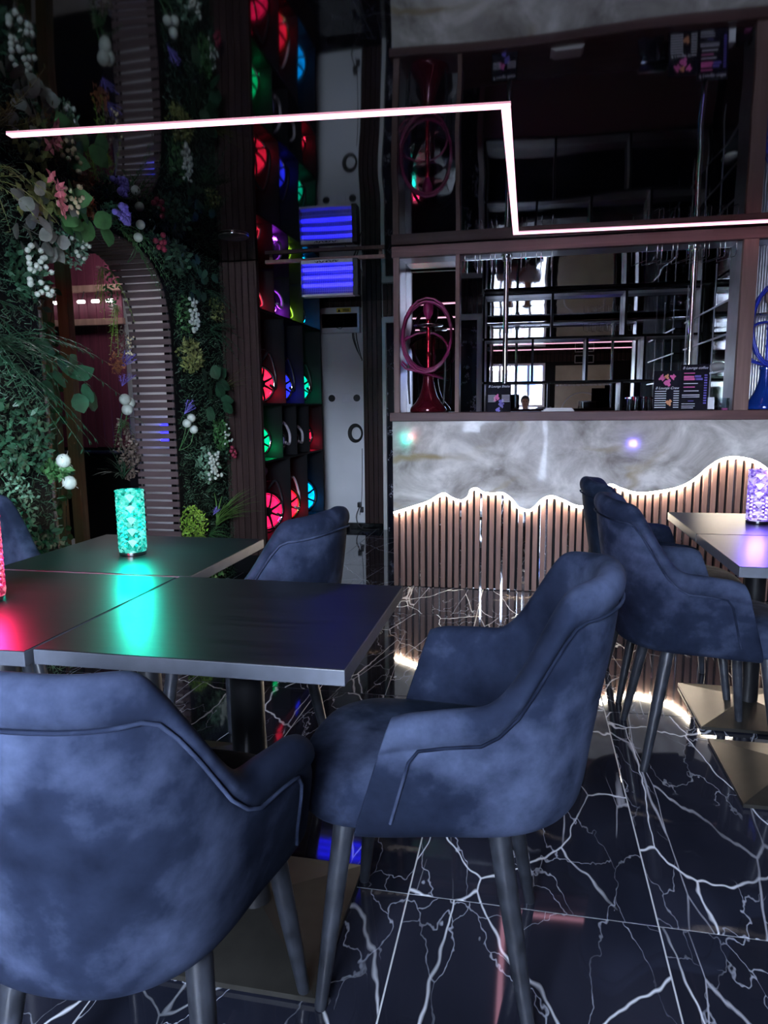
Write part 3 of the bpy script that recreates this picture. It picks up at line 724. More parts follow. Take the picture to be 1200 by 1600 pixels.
# ---- menus
def text_mesh(s, size, mtl, shear=0.0):
    cu = bpy.data.curves.new('t', 'FONT'); cu.body = s; cu.size = size; cu.shear = shear; cu.extrude = 0.0002; cu.align_x = 'CENTER'
    ob = bpy.data.objects.new('t', cu); COL.objects.link(ob)
    bpy.context.view_layer.update()
    me = bpy.data.meshes.new_from_object(ob.evaluated_get(bpy.context.evaluated_depsgraph_get()))
    bpy.data.objects.remove(ob); me.materials.clear(); me.materials.append(mtl); return me
def menu(x, y, wd, ht, title, lines, label, blobs, rz=0.0, tz=0.86):
    z = 1.163; m_ = empty('menu_card', (x, y, z), rz)
    MB().box(-wd/2, wd/2, 0, 0.004, 0, ht).build('card', M['menu'], m_)
    MB().bbox(-wd/2, wd/2, 0.004, 0.05, 0, 0.006, 0.001).build('stand', M['gloss_black'], m_)
    link('lettering', text_mesh(title, wd*0.135, M['ink'], 0.35), m_, (0, -0.0008, ht*tz), (PI/2, 0, 0))
    for (a, b, zz, t, mk) in lines:
        MB().box(wd*(a-0.5), wd*(b-0.5), -0.0008, 0.0002, ht*zz, ht*zz+t).build('print_line', M[mk], m_)
    for (a, b, r_, mk) in blobs:
        vs = [(wd*(a-0.5), -0.0006, ht*b)]+[(wd*(a-0.5)+r_*(0.7+0.3*math.sin(3*q+a*9))*math.cos(q), -0.0006, ht*b+r_*(0.75+0.25*math.cos(5*q))*math.sin(q)) for q in [2*PI*k/22 for k in range(22)]]
        MB().add(vs, [(0, 1+(i+1) % 22, 1+i) for i in range(22)]).build('print_shape', M[mk], m_)
    tag(m_, label, 'menu', 'menu cards on the bar')
ln1 = [(0.05, 0.35, 0.58-0.045*i, 0.0025, 'ink') for i in range(6)]+[(0.62, 0.95, 0.58-0.045*i, 0.0025, 'ink') for i in range(6)]
menu(-0.182, BY+0.0, 0.150, 0.178, 'B Lounge Shisha', ln1, 'small black menu card with script title on the bar beside the left pole', [(0.42, 0.52, 0.022, 'ink_pink'), (0.34, 0.42, 0.012, 'ink_pink'), (0.62, 0.36, 0.020, 'ink_violet'), (0.62, 0.25, 0.022, 'ink_violet'), (0.48, 0.08, 0.018, 'ink_violet')])
ln2 = [(0.06, 0.48, 0.48-0.058*i, 0.004, 'ink') for i in range(8)]+[(0.75, 0.95, 0.48-0.058*i, 0.004, 'ink') for i in range(8)]
menu(0.822, BY+0.012, 0.155, 0.238, 'B Lounge Crew', ln2, 'black menu card printed with magenta flowers and a drinks list', [(0.30, 0.83, 0.024, 'ink_pink'), (0.52, 0.70, 0.026, 'ink_pink'), (0.70, 0.84, 0.020, 'ink_pink'), (0.48, 0.85, 0.018, 'ink_orange'), (0.60, 0.20, 0.022, 'ink_orange')], 0, 0.54)
ln3 = [(0.12, 0.50, 0.80, 0.006, 'ink_pink'), (0.12, 0.48, 0.71, 0.012, 'ink_pink'), (0.50, 0.72, 0.72, 0.012, 'ink_violet'), (0.12, 0.55, 0.66, 0.012, 'ink_pink'), (0.50, 0.78, 0.66, 0.012, 'ink_violet')]
ln3 += [(0.12, 0.62, 0.58, 0.004, 'ink'), (0.12, 0.52, 0.50, 0.006, 'ink_pink'), (0.14, 0.66, 0.42, 0.004, 'ink'), (0.08, 0.7, 0.33, 0.004, 'ink'), (0.08, 0.7, 0.29, 0.003, 'ink'), (0.30, 0.5, 0.20, 0.004, 'ink_violet'), (0.08, 0.55, 0.14, 0.003, 'ink'), (0.08, 0.55, 0.09, 0.003, 'ink'), (0.08, 0.5, 0.05, 0.003, 'ink')]
ln3 += [(0.84, 0.94, 0.75-0.055*i, 0.008, 'ink_violet') for i in range(12)]
menu(0.975, BY+0.008, 0.160, 0.272, 'B Lounge coffee', ln3, 'tall black menu card with pink and violet price columns', [], 0, 0.90)

# ---- small things on the counter
def simple(name, mb, m, label, cat, group=None, smooth=None): return tag(mb.build(name, m, None, smooth), label, cat, group)
for i in range(3):
    z = 1.163+0.0075*i; x0, x1 = 0.085+0.012*i, 0.285-0.006*i
    simple('serving_tray', MB(((x0+x1)/2, BY+0.1, z)).bbox(x0, x1, BY+0.03, BY+0.17, z, z+0.007, 0.002), M['plate'], ['lowest flat white tray of the small stack on the bar', 'middle flat white tray of the small stack on the bar', 'topmost flat white tray of the small stack on the bar'][i], 'tray', 'white trays stacked on the bar')
def tumbler(x, y, lab):
    o = (x, y, 1.163); g = MB(o).lathe([(0.026, 0), (0.028, 0.002), (0.021, 0.082), (0.023, 0.088), (0.019, 0.088), (0.020, 0.01)], o, 16).build('glass_tumbler', M['cabinet_glass'], None, 50)
    tag(g, lab, 'glass', 'glasses on the bar')
for i, (x, y) in enumerate(((0.615, 0.06), (0.655, 0.09), (0.698, 0.06), (0.675, 0.15), (0.735, 0.13))):
    tumbler(x, BY+y, 'upturned clear glass tumbler left of the menu cards, '+['leftmost in front', 'second from the left', 'rightmost of the front ones', 'rear one before the coffee machine', 'closest to the flower menu'][i])
bo2 = (0.70, BY+0.2, 1.163); cm_ = empty('coffee_machine', bo2); tag(cm_, 'small black and chrome coffee machine behind the glasses', 'coffee machine')
MB(bo2).bbox(0.63, 0.77, BY+0.19, BY+0.32, 1.163, 1.235, 0.008).build('body', M['black_metal'], cm_, 40)
MB(bo2).bbox(0.62, 0.78, BY+0.185, BY+0.33, 1.235, 1.247, 0.004).build('cup_tray', M['chrome'], cm_, 40)
MB(bo2).tube([(0.64, BY+0.19, 1.205), (0.64, BY+0.15, 1.195), (0.64, BY+0.14, 1.18)], 0.006, 8).build('spout', M['chrome'], cm_, 60)
no = (1.075, BY+0.05, 1.163); nh = empty('napkin_holder', no); tag(nh, 'black napkin holder with white napkins right of the menu cards', 'napkin holder')
MB(no).bbox(1.05, 1.10, BY+0.02, BY+0.09, 1.163, 1.169, 0.001).bbox(1.05, 1.056, BY+0.02, BY+0.09, 1.163, 1.225, 0.001).bbox(1.094, 1.10, BY+0.02, BY+0.09, 1.163, 1.225, 0.001).build('holder', M['gloss_black'], nh)
MB(no).box(1.058, 1.092, BY+0.015, BY+0.095, 1.17, 1.24).build('napkins', M['paper'], nh)
bo3 = (1.15, BY+0.06, 1.163)
ab = empty('acrylic_box', bo3); tag(ab, 'clear acrylic box on the bar next to the right post', 'box')
mb = MB(bo3)
for a in ((1.115, 1.118, 0.03, 0.10), (1.180, 1.183, 0.03, 0.10), (1.115, 1.183, 0.03, 0.033), (1.115, 1.183, 0.097, 0.10)): mb.box(a[0], a[1], BY+a[2], BY+a[3], 1.163, 1.235)
mb.build('walls', M['cabinet_glass'], ab)
MB(bo3).bbox(1.150, 1.178, BY+0.045, BY+0.08, 1.163, 1.176, 0.003).build('contents', M['ink_pink'], ab)
bag = MB((1.36, 5.5, 1.886)); bag.ball((1.36, 5.62, 1.47), 0.075, 12, 8, (0.7, 1.6, 0.5)); bg_ = bag.build('plastic_bag', M['paper'], None, 180)
tag(bg_, 'crumpled white plastic bag on a glass shelf behind the menu cards', 'bag'); bg_.location = (1.36, 5.5, 1.886)

# ================================================================== HOOKAH SHELVES (left rear)
ho = (-2.0, 5.45, 0); hs = empty('hookah_shelf', ho); tag(hs, 'black open shelf unit filled with glowing hookahs beside the white wall', 'shelf')
HX0, HX1, HY0, HY1 = -2.17, -1.84, 4.73, 6.18
MB(ho).box(HX0-0.005, HX0, HY0, HY1, 0, CEIL-0.002).build('back_panel', M['black'], hs)
MB(ho).box(HX0, HX1, HY1, HY1+0.018, 0, CEIL-0.002).build('side_panel', M['black'], hs)
ROWS = [(0.236, (5.27, 5.71)), (0.817, (5.12, 5.46, 5.79)), (1.228, (5.22, 5.68)), (1.882, (5.03, 5.37, 5.71))]
tops = [0.817, 1.228, 1.882, CEIL]
for (z, ds), zt in zip(ROWS, tops):
    MB(ho).box(HX0, HX1, HY0, HY1, z-0.008, z+0.008).build('shelf_board', M['black'], hs)
    for y in ds: MB(ho).box(HX0, HX1, y-0.007, y+0.007, z+0.008, zt-0.008).build('divider', M['black'], hs)
MB(ho).box(HX1-0.02, HX1-0.004, HY0, HY1, 0, 0.228).build('plinth', M['slat_dark'], hs)
COLS = {'red': (1.0, 0.015, 0.06), 'crimson': (0.9, 0.01, 0.09), 'blue': (0.02, 0.03, 1.0), 'green': (0.0, 0.75, 0.22), 'teal': (0.0, 0.65, 0.36), 'violet': (0.45, 0.04, 1.0), 'lime': (0.42, 0.95, 0.02), 'sky': (0.0, 0.32, 1.0), 'none': (0.10, 0.10, 0.25)}
def bowl_gourd(mb, x, y, z, s=1.0): mb.lathe([(0.012*s, 0), (0.014*s, 0.02*s), (0.030*s, 0.045*s), (0.034*s, 0.065*s), (0.028*s, 0.085*s), (0.018*s, 0.09*s)], (x, y, z), 16)
def base_light(h, c, off, e):      # the coloured diode in the hookah's base
    ld = bpy.data.lights.new('base_light', 'POINT'); ld.color = c; ld.energy = e; ld.shadow_soft_size = 0.02
    lo = bpy.data.objects.new('base_light', ld); COL.objects.link(lo); lo.parent = h; lo.location = off
def wheel_hookah(x, y, z, d, colname, label, hose, stem_h, strength=1.2, rim='chrome'):
    c = COLS[colname]; o = (x, y, z); h = empty('hookah', o); h.rotation_euler = (0, 0, 0)
    em = emit('lit_'+colname+'_glass', c, strength, 0.5)
    ax = Vector((0.72, -0.69, 0)).normalized(); u = Vector((0.69, 0.72, 0)); up = Vector((0, 0, 1)); ctr = Vector((x, y, z+d/2+0.012)); r = d/2
    MB(o).tube([ctr+u*r*math.cos(q)+up*r*math.sin(q) for q in [2*PI*k/32 for k in range(32)]], 0.014, 8, closed=True).build('wheel_rim', M[rim], h, 180)
    for k in range(8):
        q = 2*PI*(k+0.5)/8; e = u*math.cos(q)+up*math.sin(q)
        MB(o).tube([ctr+e*0.035+ax*0.035, ctr+e*r*0.55+ax*0.03, ctr+e*r], [0.011, 0.009, 0.007], 6).build('spoke', M[rim if k % 2 else 'black_metal'], h, 60)
    MB(o).tube([ctr-ax*0.05, ctr+ax*0.05], 0.035, 16).build('hub', M['black_metal'], h, 50)
    vs = []; n = 24
    g = MB(o); g.tube([ctr-ax*0.030, ctr-ax*0.024, ctr+ax*0.010, ctr+ax*0.016], [r*0.70, r*0.86, r*0.86, r*0.70], 28); g.build('lit_globe', em, h, 50)
    MB(o).bbox(x-0.05, x+0.05, y-0.05, y+0.05, z, z+0.012, 0.003).build('foot', M['black_metal'], h)
    if strength > 0.5: base_light(h, c, (0.06, 0.10, d*0.30), 0.9)
    zt_ = z+d+0.01
    if stem_h > 0.04:
        MB(o).tube([(x, y, zt_), (x, y, zt_+stem_h*0.5), (x, y, zt_+stem_h)], [0.016, 0.011, 0.013], 12).build('stem', M['black_metal'], h, 60)
        MB(o).lathe([(0.012, 0), (0.055, 0.003), (0.06, 0.008), (0.012, 0.006)], (x, y, zt_+stem_h*0.72), 20).build('tray', M['chrome'], h, 40)
        mb = MB(o); bowl_gourd(mb, x, y, zt_+stem_h-0.005, 0.85); mb.build('bowl', M['clay'], h, 60)
    if hose:
        pts = spline([ctr+Vector((0.02, 0.02, r+0.02)), ctr+Vector((0.06, 0.08, r+stem_h*0.5+0.02)), ctr+Vector((0.09, 0.13, r*0.6)), ctr+Vector((0.10, 0.10, -r*0.25)), ctr+Vector((0.11, -0.03, -r*0.1))], 6)
        MB(o).tube(pts, 0.011, 8).build('hose', M[hose], h, 180)
    return tag(h, label, 'hookah', 'glowing hookahs on the shelf unit')
def box_hookah(x, y, z, wd, ht, colname, label, hose, strength=3.2):
    c = COLS[colname]; o = (x, y, z); h = empty('hookah', o); em = emit('lit_'+colname+'_acrylic', c, strength, 0.35)
    MB(o).bbox(x-wd/2, x+wd/2, y-wd/2, y+wd/2, z+0.012, z+ht, 0.006).build('lit_tank', em, h)
    MB(o).bbox(x-wd/2-0.005, x+wd/2+0.005, y-wd/2-0.005, y+wd/2+0.005, z, z+0.012, 0.002).build('foot', M['black_metal'], h)
    MB(o).bbox(x-wd/2-0.005, x+wd/2+0.005, y-wd/2-0.005, y+wd/2+0.005, z+ht, z+ht+0.012, 0.002).build('cover', M['black_metal'], h)
    pts = [(x+wd/2+0.004, y-wd/2+wd*(0.35+0.22*math.sin(k*0.8)), z+0.03+(ht-0.05)*k/12) for k in range(13)]
    MB(o).tube(pts, 0.008, 6).build('inner_coil', emit('pale_'+colname, tuple(0.5+0.5*a for a in c), 1.2), h, 180)
    base_light(h, c, (0.03, wd/2+0.06, ht*0.35), 0.35)
    MB(o).tube([(x, y, z+ht+0.012), (x, y, z+ht+0.05)], 0.014, 12).build('stem', M['black_metal'], h, 60)
    mb = MB(o); bowl_gourd(mb, x, y, z+ht+0.045, 0.9); mb.build('bowl', M['clay'], h, 60)
    pts = spline([(x, y, z+ht+0.02), (x+0.06, y+0.06, z+ht+0.005), (x+0.085, y+wd/2+0.03, z+ht*0.5), (x+0.07, y+wd/2+0.035, z+0.04), (x+0.07, y-0.02, z+0.012)], 6)
    MB(o).tube(pts, 0.009, 8).build('hose', M[hose], h, 180)
    return tag(h, label, 'hookah', 'glowing hookahs on the shelf unit')
XH = -1.99
box_hookah(XH, 4.875, 1.890, 0.106, 0.135, 'red', 'hookah with glowing red tank on the top shelf next to the dark panel', 'hose_white')
wheel_hookah(XH, 5.22, 1.890, 0.175, 'violet', 'hookah with violet glowing wheel base on the top shelf', 'hose_white', 0.0)
box_hookah(XH, 5.55, 1.890, 0.115, 0.135, 'lime', 'hookah with lime yellow glowing tank on the top shelf', 'hose_white')
wheel_hookah(XH, 5.92, 1.890, 0.195, 'sky', 'hookah with sky blue wheel base on the top shelf behind the insect lamp', None, 0.0)
wheel_hookah(XH, 5.03, 1.236, 0.265, 'red', 'hookah with red glowing wheel on the second shelf from the top', 'hose_black', 0.16)
wheel_hookah(XH, 5.46, 1.236, 0.25, 'blue', 'hookah with deep blue wheel on the second shelf from the top', 'hose_black', 0.16)
wheel_hookah(XH, 5.92, 1.236, 0.265, 'teal', 'hookah with green wheel on the second shelf beside the white wall', 'hose_black', 0.10)
wheel_hookah(XH, 4.94, 0.825, 0.24, 'green', 'hookah with bright green wheel on the third shelf next to the dark panel', None, 0.0)
wheel_hookah(XH, 5.31, 0.825, 0.21, 'none', 'unlit hookah with thick white hose on the third shelf', 'hose_white', 0.04, 0.25)
wheel_hookah(XH, 5.64, 0.825, 0.195, 'none', 'unlit dark hookah with white hose end lying on the third shelf', 'hose_white', 0.0, 0.1)
wheel_hookah(XH, 6.00, 0.825, 0.23, 'red', 'hookah with red glowing wheel on the third shelf beside the white wall', None, 0.0)
wheel_hookah(XH, 5.09, 0.244, 0.30, 'crimson', 'hookah with crimson wheel on the bottom shelf next to the dark panel', 'hose_black', 0.12)
wheel_hookah(XH, 5.51, 0.244, 0.29, 'red', 'hookah with red and gold wheel in the middle of the bottom shelf', 'hose_white', 0.12, 1.3, 'gold')
wheel_hookah(XH, 5.96, 0.244, 0.315, 'sky', 'hookah with light blue wheel on the bottom shelf', None, 0.10, 1.5, 'black_metal')

# ================================================================== WALL FITTINGS
eo = (-1.77, YB, 2.05); eb = empty('fuse_box', eo); tag(eb, 'white fuse box with dark window and yellow warning label', 'fuse box')
MB(eo).bbox(-1.957, -1.58, YB-0.09, YB-0.001, 1.905, 2.140, 0.006).build('case', M['white'], eb)
MB(eo).bbox(-1.945, -1.60, YB-0.095, YB-0.088, 1.952, 2.082, 0.003).build('window', M['gloss_black'], eb)
st = MB(eo).box(-1.80, -1.66, YB-0.0925, YB-0.089, 2.092, 2.132).build('warning_label', M['yellow'], eb)
MB(eo).add([(-1.79, YB-0.0935, 2.097), (-1.76, YB-0.0935, 2.097), (-1.775, YB-0.0935, 2.125)], [(0, 1, 2)]).build('warning_triangle', M['black'], st)
for z in (2.101, 2.115): MB(eo).box(-1.74, -1.675, YB-0.0935, YB-0.0925, z, z+0.007).build('print_line', M['black'], st)
MB(eo).tube(spline([(-1.80, YB-0.10, 1.952), (-1.76, YB-0.11, 1.939), (-1.74, YB-0.10, 1.957)], 5), 0.003, 6).build('latch', M['cable_black'], eb, 180)
for k in range(4):
    o = (-1.64, YB, 1.9)
    simple('loose_wire', MB(o).tube(spline([(-1.66+0.012*k, YB-0.04, 1.94), (-1.655+0.012*k, YB-0.05, 1.86), (-1.625+0.008*k, YB-0.04, 1.76), (-1.585+0.004*k, YB-0.035, 1.68-0.01*k), (-1.572, YB-0.04, 1.66)], 5), 0.005, 6), M['cable_black' if k != 2 else 'cable_white'], ['leftmost black wire hanging from the fuse box', 'second black wire from the left below the fuse box', 'white wire among the black ones below the fuse box', 'rightmost black wire below the fuse box, nearest the slats'][k], 'wire', 'wires below the fuse box', 180)
for x, lab, dark in ((-1.886, 'round black socket on the white wall, left of three fittings', True), (-1.743, 'square white switch plate on the white wall between two sockets', False), (-1.634, 'round dark socket on the white wall nearest the slats', True)):
    o = (x, YB, 1.29); s_ = empty('wall_socket', o); tag(s_, lab, 'socket', 'fittings on the white wall')
    MB(o).bbox(x-0.042, x+0.042, YB-0.010, YB-0.001, 1.29-0.042, 1.29+0.042, 0.004).build('plate', M['white'] if not dark or x < -1.8 else M['white_wall'], s_)
    if dark: MB(o).lathe([(0.034, YB-0.016), (0.034, YB-0.011), (0.03, YB-0.0095)], (x, 0, 1.29), 20, 'Y').build('socket_face', M['black_metal'], s_, 40)
    else: MB(o).bbox(x-0.006, x+0.006, YB-0.014, YB-0.010, 1.284, 1.296, 0.002).build('button', M['paper'], s_)
mb = MB((-1.66, YB-0.05, 0.95))
for k in range(5):
    a = 0.072-0.005*k; mb.tube([(-1.652+0.004*k+a*1.0*math.cos(q), YB-0.02-0.006*k, 0.95+a*1.25*math.sin(q)) for q in [2*PI*j/28 for j in range(28)]], 0.005, 6, closed=True)
simple('cable_coil', mb, M['cable_black'], 'black cable coil hanging on the white wall', 'cable', None, 180)
simple('wall_cable', MB((-1.60, YB-0.03, 0.5)).tube(spline([(-1.588, YB-0.01, 0.80), (-1.592, YB-0.01, 0.5), (-1.60, YB-0.012, 0.3), (-1.62, YB-0.02, 0.14)], 4), 0.003, 6), M['cable_black'], 'thin cable running down the white wall beside the slats', 'cable', None, 180)
ao = (-1.60, YB-0.05, 0.22); ad = empty('power_adapter', ao); tag(ad, 'small black power adapters with cable at the foot of the white wall', 'adapter')
MB(ao).bbox(-1.635, -1.60, YB-0.06, YB-0.004, 0.22, 0.27, 0.006).build('body', M['black_metal'], ad); MB(ao).bbox(-1.605, -1.575, YB-0.058, YB-0.036, 0.17, 0.225, 0.006).build('body', M['black_metal'], ad)
MB(ao).tube(spline([(-1.62, YB-0.03, 0.22), (-1.65, YB-0.05, 0.12), (-1.60, YB-0.08, 0.02), (-1.5, YB-0.1, 0.008), (-1.42, YB-0.06, 0.01)], 5), 0.004, 6).build('cord', M['cable_black'], ad, 180)
simple('floor_cable', MB((-2.0, 4.95, 0)).tube(spline([(-2.10, 5.0, 0.03), (-2.04, 4.97, 0.008), (-1.97, 4.90, 0.006), (-1.93, 4.90, 0.006), (-1.90, 4.86, 0.012), (-1.86, 4.80, 0.006)], 6), 0.005, 8), M['cable_white'], 'short white cable lying on the black floor below the dark panel', 'cable', None, 180)

# insect lamp with its rail
simple('ceiling_rail', MB((-1.33, 4.64, CEIL)).bbox(-1.75, -0.93, 4.625, 4.655, CEIL-0.040, CEIL-0.018, 0.002).box(-1.72, -1.70, 4.63, 4.65, CEIL-0.02, CEIL).box(-0.97, -0.95, 4.63, 4.65, CEIL-0.02, CEIL), M['slat'], 'thin walnut rail below the ceiling that carries the blue insect lamp', 'rail')
uo = (-1.30, 4.59, 1.93); uv = empty('insect_lamp', uo); tag(uv, 'hanging insect lamp with glowing blue tubes and wire grid', 'insect lamp')
U0, U1, UZ0, UZ1 = -1.474, -1.127, 1.922, 2.152
MB(uo).bbox(U0, U1, 4.55, 4.62, UZ1-0.026, UZ1, 0.004).build('top_cap', M['white'], uv)
MB(uo).bbox(U0, U1, 4.55, 4.62, UZ0, UZ0+0.016, 0.003).build('drip_tray', M['white'], uv)
MB(uo).bbox(U1, U1+0.035, 4.545, 4.625, UZ0, UZ1, 0.006).build('end_cap', M['black_metal'], uv); MB(uo).bbox(U0-0.006, U0, 4.548, 4.622, UZ0, UZ1, 0.002).build('end_cap', M['black_metal'], uv)
MB(uo).box(U0, U1, 4.612, 4.616, UZ0+0.016, UZ1-0.026).build('reflector', M['uv_back'], uv)
for z in (UZ0+0.075, UZ0+0.125, UZ0+0.175): MB(uo).tube([(U0+0.004, 4.585, z), (U1-0.004, 4.585, z)], 0.0115, 10).build('tube', M['uv'], uv, 180)
mb = MB(uo)
for k in range(56): xx = U0+0.004+(U1-U0-0.008)*k/55; mb.box(xx-0.0006, xx+0.0006, 4.553, 4.5545, UZ0+0.016, UZ1-0.026)
for k in range(9): zz = UZ0+0.03+0.0235*k; mb.box(U0, U1, 4.551, 4.553, zz-0.001, zz+0.001)
mb.build('wire_grid', M['steel'], uv)
mb = MB(uo)
for sx in (-1, 1):
    pts = [(-1.300+sx*(0.006+0.075*k/12), 4.5485, UZ1-0.013+0.006*math.sin(k*1.15)) for k in range(13)]; mb.tube(pts, 0.0016, 5)
    for k in (3, 6, 9): mb.ball((-1.300+sx*(0.006+0.075*k/12), 4.5485, UZ1-0.013), 0.0045, 8, 5)
mb.ball((-1.300, 4.5485, UZ1-0.013), 0.006, 8, 5); mb.build('scroll_ornament', M['cable_black'], uv, 180)
for x in (U0+0.06, U1-0.06): MB(uo).tube([(x, 4.585, UZ1), (x, 4.61, UZ1+0.008), (x, 4.64, UZ1+0.012)], 0.003, 6).build('hook', M['steel'], uv)
MB(uo).tube(spline([(U1+0.02, 4.625, UZ1-0.02), (U1+0.05, 4.64, UZ1-0.10), (U1+0.04, 4.65, UZ1-0.02), (U1+0.045, 4.65, CEIL)], 6), 0.0035, 6).build('power_cord', M['cable_black'], uv, 180)

# ceiling light strip, recessed profile in three runs
P = [(-1.869, 2.406), (-0.094, 2.556), (-0.090, 4.350), (XR, 4.455)]
lo_ = (-0.1, 3.7, CEIL); ls = empty('light_strip', lo_); tag(ls, 'thin pinkish white light strip in a stepped line on the black ceiling', 'light strip')
def run(a, b, ext=0.012):
    a = Vector((*a, 0)); b = Vector((*b, 0)); d = (b-a).normalized(); s_ = Vector((-d.y, d.x, 0))*0.0155; a = a-d*ext; b = b+d*ext
    z0, z1 = CEIL-0.006, CEIL-0.0005
    q = [a-s_, b-s_, b+s_, a+s_]
    MB(lo_).add([(v.x, v.y, z0) for v in q]+[(v.x, v.y, z1) for v in q], [(3, 2, 1, 0), (4, 5, 6, 7), (0, 1, 5, 4), (1, 2, 6, 5), (2, 3, 7, 6), (3, 0, 4, 7)]).build('diffuser', M['led_pink'], ls)
def strip2(y0, lab):
    global ls, lo_
    lo_ = (0, y0, CEIL); ls = empty('light_strip', lo_); tag(ls, lab, 'light strip'); run((-1.9, y0), (2.2, y0))
run(P[0], P[1], 0.0155); run((P[1][0], P[1][1]+0.02), (P[2][0], P[2][1]-0.02), 0.0); run(P[2], P[3], 0.0155)
strip2(1.42, 'straight pinkish ceiling light strip above the front tables, seen in the niche mirror'); strip2(0.20, 'straight pinkish ceiling light strip above the viewer, seen in the niche mirror')
do = (-1.707, 4.012, CEIL); dl = empty('downlight', do); tag(dl, 'dark round ceiling light with a bright rim above the walnut panel', 'ceiling light')
MB(do).lathe([(0.082, CEIL-0.014), (0.088, CEIL-0.010), (0.088, CEIL-0.0005)], (do[0], do[1], 0), 28).build('housing', M['black_metal'], dl, 40)
MB(do).tube([(do[0]+0.089*math.cos(q), do[1]+0.089*math.sin(q), CEIL-0.004) for q in [2*PI*k/32 for k in range(32)]], 0.003, 6, closed=True).build('rim', M['chrome'], dl, 180)

# ================================================================== SLATTED ARCH
so_ = (XL-0.14, AC, 0); ar = empty('slatted_arch', so_); tag(ar, 'arched passage lined with horizontal purple brown slats in the green wall', 'arch')
path = [(AC+AA, z) for z in [0.02+0.02*i for i in range(int((AZ-0.02)/0.02)+1)]]+[arch(PI*i/120) for i in range(121)]+[(AC-AA, AZ-0.02*i) for i in range(75)]
acc = [0.0]
for a, b in zip(path, path[1:]): acc.append(acc[-1]+math.hypot(b[0]-a[0], b[1]-a[1]))
sm = MB().bbox(-0.145, 0.125, -0.006, 0.006, -0.0165, 0.0165, 0.002).build('slat', M['slat_h']); smm = sm.data; bpy.data.objects.remove(sm)
s_ = 0.03; i = 0
while s_ < acc[-1]-0.02:
    while acc[i+1] < s_: i += 1
    f = (s_-acc[i])/max(1e-6, acc[i+1]-acc[i]); a, b = path[i], path[i+1]
    y = a[0]+(b[0]-a[0])*f; z = a[1]+(b[1]-a[1])*f; ty, tz = b[0]-a[0], b[1]-a[1]; ln = math.hypot(ty, tz); ty /= ln; tz /= ln
    ang = math.atan2(-ty, tz)
    ny, nz = -tz, ty      # inward
    link('slat', smm, ar, (0, y+ny*0.012-AC, z+nz*0.012), (ang, 0, 0)); s_ += 0.047
for X in (XL-0.262, XL-0.03):
    for sg in (1,):
        pp = [(X, y+(0.004 if y > AC else -0.004), z) for y, z in path[::3]]
        MB(so_).tube(pp, 0.008, 4).build('carrier_strip', M['black_metal'], ar)

# ================================================================== ROOM BEHIND THE ARCH
struct(MB((-3.8, 6.4, 0)).box(-5.5, XL-0.40, 6.3, 6.4, 0, 2.6).build('wall_rear_room', M['white_wall']))
struct(MB((-2.3, 4, CEIL)).box(XL-0.44, XL-0.03, 0.3, 7.12, CEIL, 2.66).build('ceiling_gap_filler', M['black']))  # unseen filler box added to stop daylight leaking in above the wall
struct(MB((-2.05, 6.9, 0)).box(XL-0.44, -1.99, 7.04, 7.14, 0, CEIL).box(-2.085, -2.011, YB+0.001, 7.04, 0, CEIL).build('wall_shelf_end', M['white_wall']))
struct(MB((-5.5, 4, 0)).box(-5.6, -5.5, 0.5, 6.4, 0, 2.6).build('wall_rear_room', M['black']))
struct(MB((-3.8, 0.5, 0)).box(-5.6, XL-0.27, 0.4, 0.5, 0, 2.6).build('wall_rear_room', M['black']))
struct(MB((-3.8, 4, 2.6)).box(-5.6, XL-0.26, 0.4, 6.4, 2.6, 2.65).build('ceiling_rear_room', M['black']))
mo = (-3.9, 5.6, 0); mf = empty('maroon_screen', mo); tag(mf, 'maroon vertical board screen seen through the arch', 'screen')
for i in range(16):
    x0 = -4.75+0.083*i
    MB(mo).bbox(x0, x0+0.078, 5.60, 5.62, 0.87+R.uniform(-0.005, 0.005), 2.52, 0.002).build('board', M['maroon'], mf)
for z in (1.92, 2.20): MB(mo).bbox(-4.8, -3.40, 5.55, 5.598, z, z+0.055, 0.003).build('crossbeam', M['slat'], mf)
MB(mo).bbox(-4.8, -3.40, 5.625, 5.65, 0.84, 0.90, 0.003).build('lower_rail', M['black_metal'], mf)
for i in range(6):
    x = -4.15+0.135*i; o = (x, 5.50, 2.11)
    b_ = empty('light_bar', o); tag(b_, ['first', 'second', 'third', 'fourth', 'fifth', 'sixth'][i]+' short white lamp from the left on the maroon screen', 'lamp', 'row of lamps on the maroon screen')
    MB(o).tube([(x-0.035, 5.50, 2.11), (x-0.03, 5.50, 2.11), (x+0.03, 5.50, 2.11), (x+0.035, 5.50, 2.11)], [0.008, 0.014, 0.014, 0.008], 10).build('bulb', M['led_white'], b_, 60)
    MB(o).tube([(x, 5.50, 2.12), (x, 5.53, 2.16), (x, 5.549, 2.20)], 0.005, 6).build('arm', M['black_metal'], b_)
cb = MB((-3.3, 5.9, 0)).bbox(-4.7, -3.55, 5.75, 5.95, 0, 0.80, 0.01).build('dark_block', M['black'])  # black box put in for the open dark below the screen
tag(cb, 'black bench standing below the maroon screen', 'block')
for (x, y, z1, lab) in ((-2.755, 3.885, 2.30, 'raw pine post in the arch, the lightest and rightmost one'), (-2.80, 3.76, 1.95, 'raw pine post with ivy between the two other posts in the arch'), (-2.76, 3.60, 1.95, 'raw pine post with ivy at the left of the arch')):
    o = (x, y, 0); simple('pine_post', MB(o).bbox(x-0.035, x+0.035, y-0.03, y+0.03, 0, z1, 0.003), M['pine'], lab, 'post', 'pine posts behind the arch')
